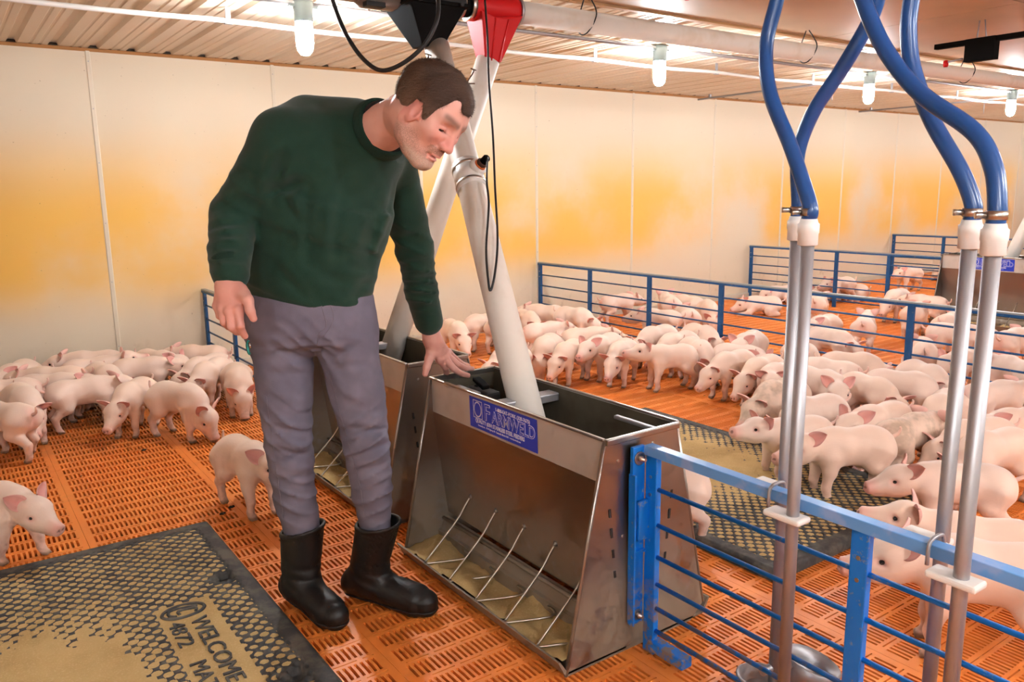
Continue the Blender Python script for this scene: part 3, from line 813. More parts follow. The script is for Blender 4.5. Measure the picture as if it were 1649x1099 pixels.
# ------------------------------------------------------------------ stainless feeders
def feeder(x, yn, label, sticker=True, tail=False, L=0.922):
    """double-sided trough feeder; near end at yn, far end yn + L, centred on x"""
    r = tag(empty('stainless_feeder', (x, yn, 0)), label, 'feeder', 'stainless feeders in the pen dividers')
    S = M['stainless']
    H = 0.637
    for y, s in ((0.0, 1), (L, -1)):
        out = [(-0.268, y, 0.0), (0.215, y, 0.0), (0.268, y, 0.045), (0.135, y, H), (-0.135, y, H)]
        e = MB().prism(out, (0, 0.005 * s, 0)).build('end_panel', S, r)
        for (a, b) in (((-0.268, 0.0), (-0.135, H)), ((0.268, 0.045), (0.135, H))):
            MB().tube([(a[0], y + 0.003 * s, a[1]), (b[0], y + 0.003 * s, b[1])], 0.0055, 8).build('edge_bead', S, e)
        MB().box(-0.137, 0.137, y - 0.010 if s > 0 else y - 0.004, y + 0.004 if s > 0 else y + 0.010, H - 0.016, H + 0.002).build('top_fold', S, e, 0.003)
        MB().prism([(-0.08, y + 0.0055 * s, 0.14), (0.08, y + 0.0055 * s, 0.14), (0.131, y + 0.0055 * s, 0.515), (0.133, y + 0.0055 * s, H - 0.018), (-0.133, y + 0.0055 * s, H - 0.018), (-0.131, y + 0.0055 * s, 0.515)], (0, 0.001 * s, 0)).build('inner_lining', M['hopper_inside'], e)
        # slots cut along the line where the hopper plates pass through
        for k, (t0, t1) in enumerate(((0.20, 0.26), (0.34, 0.41), (0.50, 0.56), (0.66, 0.71))):
            for sx in (-1, 1):
                f_ = lambda t: V3((sx * (0.128 - 0.045 * t), y - 0.0012 * s, 0.52 - 0.40 * t))
                a, b = f_(t0), f_(t1)
                MB().obox((a + b) / 2, (1, 0, 0), (0, 1, 0), b - a, 0.0035, 0.0012, (b - a).length / 2).build('tab_slot', M['black_seam'], e)
        for (px, pz) in ((-0.07, 0.35), (-0.09, 0.57), (0.04, 0.595)):
            MB().lathe((px, y, pz), [(0.005, 0), (0.0035, 0.003)], 8, (0, -s, 0)).build('rivet', M['stainless_clean'], e)
    for sx in (-1, 1):
        # upper plate (vertical), lower plate leaning in
        MB().hexa([(sx * 0.1335, 0.004, 0.512), (sx * 0.1305, 0.004, 0.512), (sx * 0.1305, L - 0.004, 0.512), (sx * 0.1335, L - 0.004, 0.512),
                   (sx * 0.1365, 0.004, H), (sx * 0.1335, 0.004, H), (sx * 0.1335, L - 0.004, H), (sx * 0.1365, L - 0.004, H)]).build('upper_plate', M['stainless_dull'], r)
        MB().hexa([(sx * 0.083, 0.004, 0.12), (sx * 0.080, 0.004, 0.12), (sx * 0.080, L - 0.004, 0.12), (sx * 0.083, L - 0.004, 0.12),
                   (sx * 0.1335, 0.004, 0.512), (sx * 0.1305, 0.004, 0.512), (sx * 0.1305, L - 0.004, 0.512), (sx * 0.1335, L - 0.004, 0.512)]).build('hopper_plate', S, r)
        MB().hexa([(sx * 0.078, 0.008, 0.14), (sx * 0.077, 0.008, 0.14), (sx * 0.077, L - 0.008, 0.14), (sx * 0.078, L - 0.008, 0.14),
                   (sx * 0.1285, 0.008, 0.515), (sx * 0.1275, 0.008, 0.515), (sx * 0.1275, L - 0.008, 0.515), (sx * 0.1285, L - 0.008, 0.515)]).build('inner_lining', M['hopper_inside'], r)
        MB().hexa([(sx * 0.1285, 0.008, 0.515), (sx * 0.1275, 0.008, 0.515), (sx * 0.1275, L - 0.008, 0.515), (sx * 0.1285, L - 0.008, 0.515),
                   (sx * 0.1325, 0.008, H - 0.004), (sx * 0.1315, 0.008, H - 0.004), (sx * 0.1315, L - 0.008, H - 0.004), (sx * 0.1325, L - 0.008, H - 0.004)]).build('inner_lining', M['hopper_inside'], r)
        MB().box(sx * 0.139 - 0.006, sx * 0.139 + 0.006, 0, L, H - 0.004, H + 0.004).build('top_rim', S, r, 0.003)
        # trough: floor, back ledge, front lip
        MB().hexa([(sx * 0.268, 0, 0.006), (sx * 0.05, 0, 0.006), (sx * 0.05, L, 0.006), (sx * 0.268, L, 0.006),
                   (sx * 0.268, 0, 0.012), (sx * 0.05, 0, 0.012), (sx * 0.05, L, 0.012), (sx * 0.268, L, 0.012)]).build('trough_floor', S, r)
        MB().prism([(sx * 0.262, 0, 0.010), (sx * 0.290, 0, 0.052), (sx * 0.297, 0, 0.052), (sx * 0.272, 0, 0.006)], (0, L, 0)).build('trough_lip', S, r)
        MB().prism([(sx * 0.128, 0.004, 0.060), (sx * 0.118, 0.004, 0.064), (sx * 0.100, 0.004, 0.098), (sx * 0.084, 0.004, 0.104), (sx * 0.084, 0.004, 0.012), (sx * 0.128, 0.004, 0.012)], (0, L - 0.008, 0)).build('feed_ledge', S, r)
        MB().tube([(sx * 0.104, 0.005, 0.102), (sx * 0.104, L - 0.005, 0.102)], 0.007, 6).build('ledge_bead', S, r)
        # feed meal lying in the trough: an uneven bed
        rs = np.random.RandomState(3 + int(sx)); nx, ny = 8, 44; vs = []
        for j in range(ny + 1):
            for i in range(nx + 1):
                u = i / nx; yy = 0.006 + (L - 0.012) * j / ny
                hgt = 0.026 + 0.012 * math.sin(yy * 9 + u * 3) + 0.008 * math.sin(yy * 23 + 2 * u) + 0.004 * rs.randn() + 0.018 * u
                vs.append((sx * (0.128 + 0.150 * u), yy, max(0.013, min(hgt, 0.048 if u > 0.9 else 0.06))))
        fs = [(j * (nx + 1) + i, j * (nx + 1) + i + 1, (j + 1) * (nx + 1) + i + 1, (j + 1) * (nx + 1) + i) for j in range(ny) for i in range(nx)]
        tag(MB().add(vs, fs, True).build('feed_bed', M['feed_meal'], r), kind='stuff')
        # bent wire dividers
        for k in range(5):
            y = 0.065 + k * 0.158 + 0.04
            p = [(sx * 0.104, y - 0.004, 0.235), (sx * 0.118, y - 0.002, 0.215), (sx * 0.160, y, 0.160), (sx * 0.276, y + 0.006, 0.050), (sx * 0.282, y + 0.006, 0.044),
                 (sx * 0.276, y - 0.002, 0.042), (sx * 0.180, y - 0.055, 0.048), (sx * 0.150, y - 0.060, 0.050), (sx * 0.138, y - 0.045, 0.052), (sx * 0.132, y - 0.010, 0.050)]
            MB().tube(spline(p, 4), 0.0034, 8).build('wire_divider', M['chrome_rod'], r)
            MB().lathe((sx * 0.0985, y - 0.004, 0.24), [(0.010, 0), (0.005, 0.008)], 8, (sx, 0, -0.2)).build('wire_boss', M['stainless'], r)
    # cross brace over the hopper, adjuster handles at the ends
    MB().box(-0.131, 0.131, L * 0.60 - 0.028, L * 0.60 + 0.028, 0.590, 0.618).build('cross_brace', M['galvanized'], r, 0.004)
    a1 = MB().box(-0.03, 0.03, L - 0.20, L - 0.06, 0.50, 0.60).build('adjuster_box', M['dark_grey_plastic'], r, 0.01)
    MB().obox((-0.01, L - 0.135, 0.622), (0, 1, 0.35), (1, 0, 0), (0, -0.35, 1), 0.035, 0.016, 0.008).build('adjuster_grip', M['black_plastic'], a1, 0.005)
    MB().obox((0.0, L - 0.10, 0.607), (0, 1, -0.6), (1, 0, 0), (0, 0.6, 1), 0.03, 0.006, 0.005).build('adjuster_arm', M['dark_grey_plastic'], a1, 0.002)
    MB().box(-0.05, -0.035, L - 0.17, L - 0.03, 0.585, 0.600).build('adjuster_strip', M['galvanized'], a1)
    a2 = MB().obox((0.085, 0.115, 0.617), (0, 1, 0.0), (1, 0, 0), (0, 0, 1), 0.085, 0.009, 0.006).build('adjuster_lever', M['galvanized'], r, 0.004)
    MB().box(0.05, 0.09, 0.035, 0.047, 0.575, 0.617).build('lever_pivot', M['stainless_clean'], a2)
    if sticker:
        n = V3((-1, 0, -0.024)).normalized(); up = V3((-0.024, 0, 1)).normalized(); rt = V3((0, -1, 0))
        yl, yr = 0.665, 0.295
        def at(u, v, d=0.0006): # u along the sticker 0..1 , v up 0..1
            p = V3((-0.1342, yl + (yr - yl) * u, 0.520)) + up * (0.104 * v)
            return p + n * d
        st = MB().add([at(0, 0), at(1, 0), at(1, 1), at(0, 1)], [(0, 1, 2, 3)]).build('sticker', M['sticker_blue'], r)
        W = M['sticker_white']
        kw = dict(mat=W, parent=st, right=rt, up=up, depth=0.0003)
        text_mesh('1-800-EAT-PORK (328-7675)', 0.0165, origin=at(0.41, 0.80, 0.001), squeeze=0.92, offset=0.0003, **kw)
        text_mesh('F', 0.078, origin=at(0.232, 0.385, 0.001), squeeze=1.0, offset=0.0012, **kw)
        text_mesh('F', 0.078, M['sticker_blue'], st, at(0.232, 0.385, 0.0016), rt, up, 0.0003, squeeze=1.0, offset=-0.0008)
        text_mesh('ARMWELD', 0.056, origin=at(0.352, 0.385, 0.001), squeeze=0.85, offset=0.0012, **kw)
        text_mesh('ARMWELD', 0.056, M['sticker_blue'], st, at(0.352, 0.385, 0.0016), rt, up, 0.0003, squeeze=0.85, offset=-0.0007)
        text_mesh('QUALITY #304 STAINLESS STEEL FEEDERS', 0.0185, origin=at(0.09, 0.205, 0.001), squeeze=0.80, offset=0.0004, **kw)
        text_mesh('Farmweld, Inc. - 31 N Highway 45 - Teutopolis, Illinois 62467 - www.farmweld.com', 0.0085, origin=at(0.13, 0.10, 0.001), squeeze=0.82, **kw)
        lg = MB()
        for (u0, u1, v0, v1) in ((0.06, 0.068, 0.34, 0.92), (0.06, 0.205, 0.895, 0.92), (0.06, 0.205, 0.34, 0.365), (0.197, 0.205, 0.34, 0.92)):
            lg.add([at(u0, v0, 0.001), at(u1, v0, 0.001), at(u1, v1, 0.001), at(u0, v1, 0.001)], [(0, 1, 2, 3)])
        N = 28
        ring = [at(0.132 + 0.060 * math.cos(2 * PI * k / N), 0.63 + 0.25 * math.sin(2 * PI * k / N), 0.001) for k in range(N)] + [at(0.132 + 0.050 * math.cos(2 * PI * k / N), 0.63 + 0.21 * math.sin(2 * PI * k / N), 0.001) for k in range(N)]
        lg.add(ring, [(k, (k + 1) % N, N + (k + 1) % N, N + k) for k in range(N)])
        lg.build('emblem', W, st)
    return r
feeder(1.5, 1.512, 'large stainless feeder with blue sticker, beneath the man\'s reaching hand')
feeder(1.54, 2.685, 'stainless feeder behind the man, with its front half hidden by his legs', sticker=False)
feeder(7.72, 2.86, 'far brownish stainless feeder with small blue sticker, behind the pipes')
tag(MB().tube([(7.72, 3.28, 0.55), (8.0, 3.22, 1.0), (8.62, 3.2, 2.05)], 0.055, 18).build('far_drop_tube', M['pvc']), 'cream drop tube slanting up from the far feeder', 'pipe')

# ------------------------------------------------------------------ water pipes, hoses, drinker
def stand_pipe(x, y, label, z0=0.02, gap=0):
    r = tag(empty('water_pipe', (x, y, 0)), label, 'pipe', 'upright water pipes on the near fence')
    MB().tube([(0, 0, z0), (0, 0, 1.185)], 0.0138, 16).build('pipe', M['galvanized'], r)
    MB().lathe((0, 0, 0), [(0.0165, 1.168), (0.0200, 1.170), (0.0200, 1.192), (0.0215, 1.194), (0.0215, 1.212), (0.0185, 1.214), (0.0165, 1.222)], 18).build('cap', M['white_plastic'], r)
    c = MB().hollow((0, 0, 1.228), (0, 0, 1.243), 0.0172, 0.0022).build('hose_clamp', M['stainless_clean'], r)
    MB().lathe((-0.014, 0.010, 1.2355), [(0.0055, 0), (0.0055, 0.012), (0.006, 0.013), (0.006, 0.017)], 8, (-0.6, 0.8, 0)).build('clamp_screw', M['stainless_clean'], c)
    return r
PW = [(1.440, 0.990), (1.555, 1.098), (1.560, 0.7295), (1.440, 0.6345)]
stand_pipe(*PW[0], 'grey upright water pipe of the inner pair, the one in front of the fence')
stand_pipe(*PW[1], 'grey upright water pipe of the inner pair, the one behind the fence', 0.03)
stand_pipe(*PW[2], 'grey upright water pipe of the outer pair, the one behind the fence', 0.03)
stand_pipe(*PW[3], 'grey upright water pipe of the outer pair, the one in front of the fence')
def hose(i, pts, label):
    x, y = PW[i]
    p = [(x, y, 1.222), (x, y, 1.25)] + pts
    tag(MB().tube(spline(p, 10), 0.0152, 14).build('water_hose', M['hose_blue']), label, 'hose', 'blue hoses hanging from the ceiling')
hose(0, [(1.455, 1.050, 1.363), (1.470, 1.121, 1.482), (1.490, 1.151, 1.581), (1.500, 1.138, 1.668), (1.500, 1.123, 1.720), (1.500, 1.088, 1.830), (1.500, 1.056, 2.001), (1.5, 0.99, 2.225)], 'blue hose bowing out towards the man, over the inner front pipe')
hose(1, [(1.555, 1.105, 1.354), (1.555, 1.073, 1.441), (1.560, 1.015, 1.523), (1.570, 0.969, 1.604), (1.570, 0.951, 1.653), (1.570, 0.943, 1.714), (1.57, 0.93, 1.85), (1.56, 0.93, 2.225)], 'blue hose crossing behind another one, over the inner rear pipe')
hose(2, [(1.560, 0.758, 1.312), (1.560, 0.820, 1.409), (1.560, 0.863, 1.504), (1.560, 0.878, 1.582), (1.560, 0.876, 1.638), (1.560, 0.872, 1.697), (1.56, 0.83, 1.85), (1.55, 0.83, 2.225)], 'blue hose hanging nearly straight at first, over the outer rear pipe')
hose(3, [(1.450, 0.651, 1.314), (1.460, 0.693, 1.375), (1.480, 0.802, 1.450), (1.490, 0.881, 1.537), (1.500, 0.936, 1.631), (1.500, 0.950, 1.684), (1.5, 0.96, 1.85), (1.5, 0.97, 2.225)], 'blue hose crossing in front of the others, over the outer front pipe')
def bracket(i, j, label):
    (xa, ya), (xb, yb) = PW[i], PW[j]
    c = V3(((xa + xb) / 2, (ya + yb) / 2, 0))
    r = tag(empty('pipe_bracket', c), label, 'bracket', 'white pipe brackets on the near fence')
    d = (V3((xb, yb, 0)) - V3((xa, ya, 0))).normalized(); s = V3((-d.y, d.x, 0))
    for (q, sg) in ((V3((xa, ya, 0)) - c, -1), (V3((xb, yb, 0)) - c, 1)):
        ctr = V3((q.x, q.y + (-0.012 if sg < 0 else 0.010) + (0.028 if i == 0 and sg < 0 else 0.022), 0.566))
        ctr.z = 0.578 if sg < 0 else 0.584
        MB().obox(ctr, (0, 1, 0), (1, 0, 0), (0, 0, 1), 0.046, 0.024, 0.007).build('clamp_plate', M['white_plastic'], r, 0.005)
    MB().tube(spline([(-0.030 + 0.0, 0.03, 0.57), (-0.026, 0.03, 0.612), (0.0, 0.03, 0.620), (0.026, 0.03, 0.612), (0.03, 0.03, 0.57)], 5), 0.004, 8).build('u_bolt', M['galvanized'], r)
bracket(0, 1, 'white plastic bracket clamping the inner pipe pair on the fence rail')
bracket(3, 2, 'white plastic bracket clamping the outer pipe pair on the fence rail')

dk = tag(empty('drinker_cup', (1.600, 1.090, 0)), 'steel drinker cup low behind the near fence', 'drinker')
MB().lathe((0.06, 0.0, 0.02), [(0.035, 0), (0.058, 0.02), (0.068, 0.055), (0.072, 0.085), (0.068, 0.087), (0.058, 0.06), (0.045, 0.03), (0.01, 0.02)], 24, (0.25, -0.2, 1), True, True).build('bowl', M['galvanized'], dk)
MB().lathe((-0.05, 0.05, 0.02), [(0.03, 0), (0.05, 0.03), (0.055, 0.06), (0.05, 0.062), (0.03, 0.03)], 18, (0, 0, 1)).build('side_cup', M['galvanized'], dk)
MB().tube([(-0.085, 0.013, 0.12), (-0.02, 0.01, 0.12), (0.03, 0.0, 0.10)], 0.011, 10).build('inlet', M['galvanized'], dk)

# ------------------------------------------------------------------ rubber feeding mats
def rubber_mat(x0, x1, y0, y1, label, seed, T, res=0.0052, feed_c=(0, 0), holes=(), border=0.055, plate=None, fr=(0.40, 0.52)):
    r = tag(empty('rubber_mat', ((x0 + x1) / 2, (y0 + y1) / 2, 0)), label, 'mat', 'rubber feeding mats')
    w, h = x1 - x0, y1 - y0
    nx, ny = int(w / res), int(h / res)
    X, Y = np.meshgrid(np.linspace(-w / 2, w / 2, nx + 1), np.linspace(-h / 2, h / 2, ny + 1), indexing='ij')
    p = 0.0455; gx = X / p; gy = Y / p
    def dd(ox, oy):
        a = gx - ox - np.round(gx - ox); b = gy - oy - np.round(gy - oy); return np.hypot(a, b) * p
    d = np.minimum(dd(0, 0), dd(0.5, 0.5))
    cup = 1 / (1 + np.exp(-(d - 0.0118) / 0.0009))           # 0 inside a cup, 1 on the web
    edge = np.minimum(np.minimum(X + w / 2, w / 2 - X), np.minimum(Y + h / 2, h / 2 - Y))
    z = T - 0.009 + 0.009 * np.where(edge < border, 1.0, cup)
    z -= np.clip(0.012 - edge, 0, 1) * 0.9
    if plate:
        wx, wy = X + (x0 + x1) / 2, Y + (y0 + y1) / 2
        z[(wx > plate[0]) & (wx < plate[1]) & (wy > plate[2]) & (wy < plate[3])] = T - 0.008
    for (hx, hy) in holes:
        a = (np.abs(X + (x0 + x1) / 2 - hx) < 0.02) & (np.abs(Y + (y0 + y1) / 2 - hy) < 0.03)
        z[a] = 0.004
    V = np.stack([X, Y, z], -1).reshape(-1, 3)
    I = np.arange((nx + 1) * (ny + 1)).reshape(nx + 1, ny + 1)
    F = np.stack([I[:-1, :-1], I[1:, :-1], I[1:, 1:], I[:-1, 1:]], -1).reshape(-1, 4)
    # skirt down to the floor
    rim = np.concatenate([I[:, 0], I[-1, 1:], I[-2::-1, -1], I[0, -2:0:-1]])
    b = len(V); low = V[rim].copy(); low[:, 2] = 0.0
    k = np.arange(len(rim)); k2 = (k + 1) % len(rim)
    F = np.concatenate([F, np.stack([rim[k2], rim[k], b + k, b + k2], -1)]); V = np.concatenate([V, low])
    link('mat_sheet', np_mesh('mat_sheet', V, F), M['rubber_mat'], r)
    # feed meal lying in the cups and heaped in the middle
    s = 0.011; mx, my = int((w - 0.10) / s), int((h - 0.10) / s)
    X, Y = np.meshgrid(np.linspace(-w / 2 + 0.05, w / 2 - 0.05, mx + 1), np.linspace(-h / 2 + 0.05, h / 2 - 0.05, my + 1), indexing='ij')
    P = np.stack([X.ravel(), Y.ravel(), np.zeros(X.size)], 1)
    n = wob(P, 14, seed) * 0.5 + wob(P, 45, seed + 1) * 0.35
    dist = np.hypot((X.ravel() - feed_c[0]) / fr[0], (Y.ravel() - feed_c[1]) / fr[1])
    edge = np.minimum(np.minimum(X + w / 2, w / 2 - X), np.minimum(Y + h / 2, h / 2 - Y)).ravel()
    z = T - 0.0022 + 0.0062 * np.clip(1.15 - dist, -0.20, 0.75) + 0.0016 * n + 0.0012 * wob(P, 110, seed + 2) - np.clip(0.075 - edge, 0, 1) * 0.14
    for (hx, hy) in holes:
        q = np.hypot(P[:, 0] + (x0 + x1) / 2 - hx, P[:, 1] + (y0 + y1) / 2 - hy); z -= np.where(q < 0.05, 0.03, 0)
    V = np.stack([P[:, 0], P[:, 1], z], 1)
    I = np.arange((mx + 1) * (my + 1)).reshape(mx + 1, my + 1)
    F = np.stack([I[:-1, :-1], I[1:, :-1], I[1:, 1:], I[:-1, 1:]], -1).reshape(-1, 4)
    tag(link('feed_layer', np_mesh('feed_layer', V, F), M['feed_meal'], r), kind='stuff')
    return r
m1 = rubber_mat(-0.37, 0.728, 1.30, 3.123, 'dark rubber mat dusted with tan feed and embossed lettering, before the man', 5, 0.03, feed_c=(-0.09, -0.08), holes=((0.646, 2.60), (0.645, 1.925)), plate=(0.405, 0.565, 1.86, 2.50), fr=(0.30, 0.48))
m2 = rubber_mat(2.11, 3.215, 1.505, 3.22, 'dark rubber mat covered with tan feed in the pigs\' pen', 8, 0.042, feed_c=(0.03, 0.12))
mo = V3(m1.location)
kw = dict(mat=M['rubber_mat'], parent=m1, right=(0, -1, 0), up=(1, 0, 0), depth=0.0028)
def mp(x, y): return (x - mo.x, y - mo.y, 0.0285)
text_mesh('WELCOME', 0.070, origin=mp(0.479, 2.378), squeeze=1.17, name='embossed_lettering', **kw)
text_mesh('4872', 0.062, origin=mp(0.417, 2.385), squeeze=1.25, name='embossed_lettering', **kw)
text_mesh('MAT', 0.064, origin=mp(0.417, 2.138), squeeze=1.15, name='embossed_lettering', **kw)
lg = MB()
cx_, cy_ = 0.476 - mo.x, 2.445 - mo.y; LZ = 0.0275
ov = [(cx_ + 0.062 * math.cos(a * PI / 16), cy_ + 0.040 * math.sin(a * PI / 16), LZ) for a in range(33)]
lg.tube(ov, 0.0055, 6)
lg.tube(spline([(cx_ + 0.045, cy_ + 0.012, LZ), (cx_ - 0.03, cy_ + 0.024, LZ), (cx_ - 0.042, cy_ - 0.006, LZ), (cx_ - 0.026, cy_ - 0.024, LZ)], 5), 0.005, 6)
lg.tube(spline([(cx_ + 0.032, cy_ - 0.02, LZ), (cx_ + 0.035, cy_ + 0.0, LZ), (cx_ - 0.012, cy_ + 0.006, LZ), (cx_ - 0.014, cy_ - 0.016, LZ)], 5), 0.005, 6)
lg.build('embossed_emblem', M['rubber_mat'], m1)

# droppings on the slats
for (x, y, s_), lab in (((0.724, 4.307, 0.000), 'dark dropping on the slats before the wall huddle'), ((0.807, 3.213, 0.000), 'dark dropping near the corner of the lettered mat'), ((0.859, 3.263, 0.000), 'dark dropping near the half hidden piglet\'s feet')):
    rs = np.random.RandomState(int(x * 100)); mb = MB()
    prof = [(0.002, 0.0), (0.016, 0.001), (0.014, 0.007), (0.008, 0.012), (0.002, 0.014)]
    mb.lathe((0, 0, 0), prof, 9); mb.lathe((0.018, 0.006, 0), [(a * 0.7, b * 0.8) for a, b in prof], 9)
    mb.v = [(a + rs.randn() * 0.0015, b + rs.randn() * 0.0015, c) for a, b, c in mb.v]
    o = mb.build('dropping', M['dirt_dark']); o.location = (x, y, 0.0); o.scale = (0.6, 0.6, 0.6); tag(o, lab, 'dropping', 'droppings on the floor')

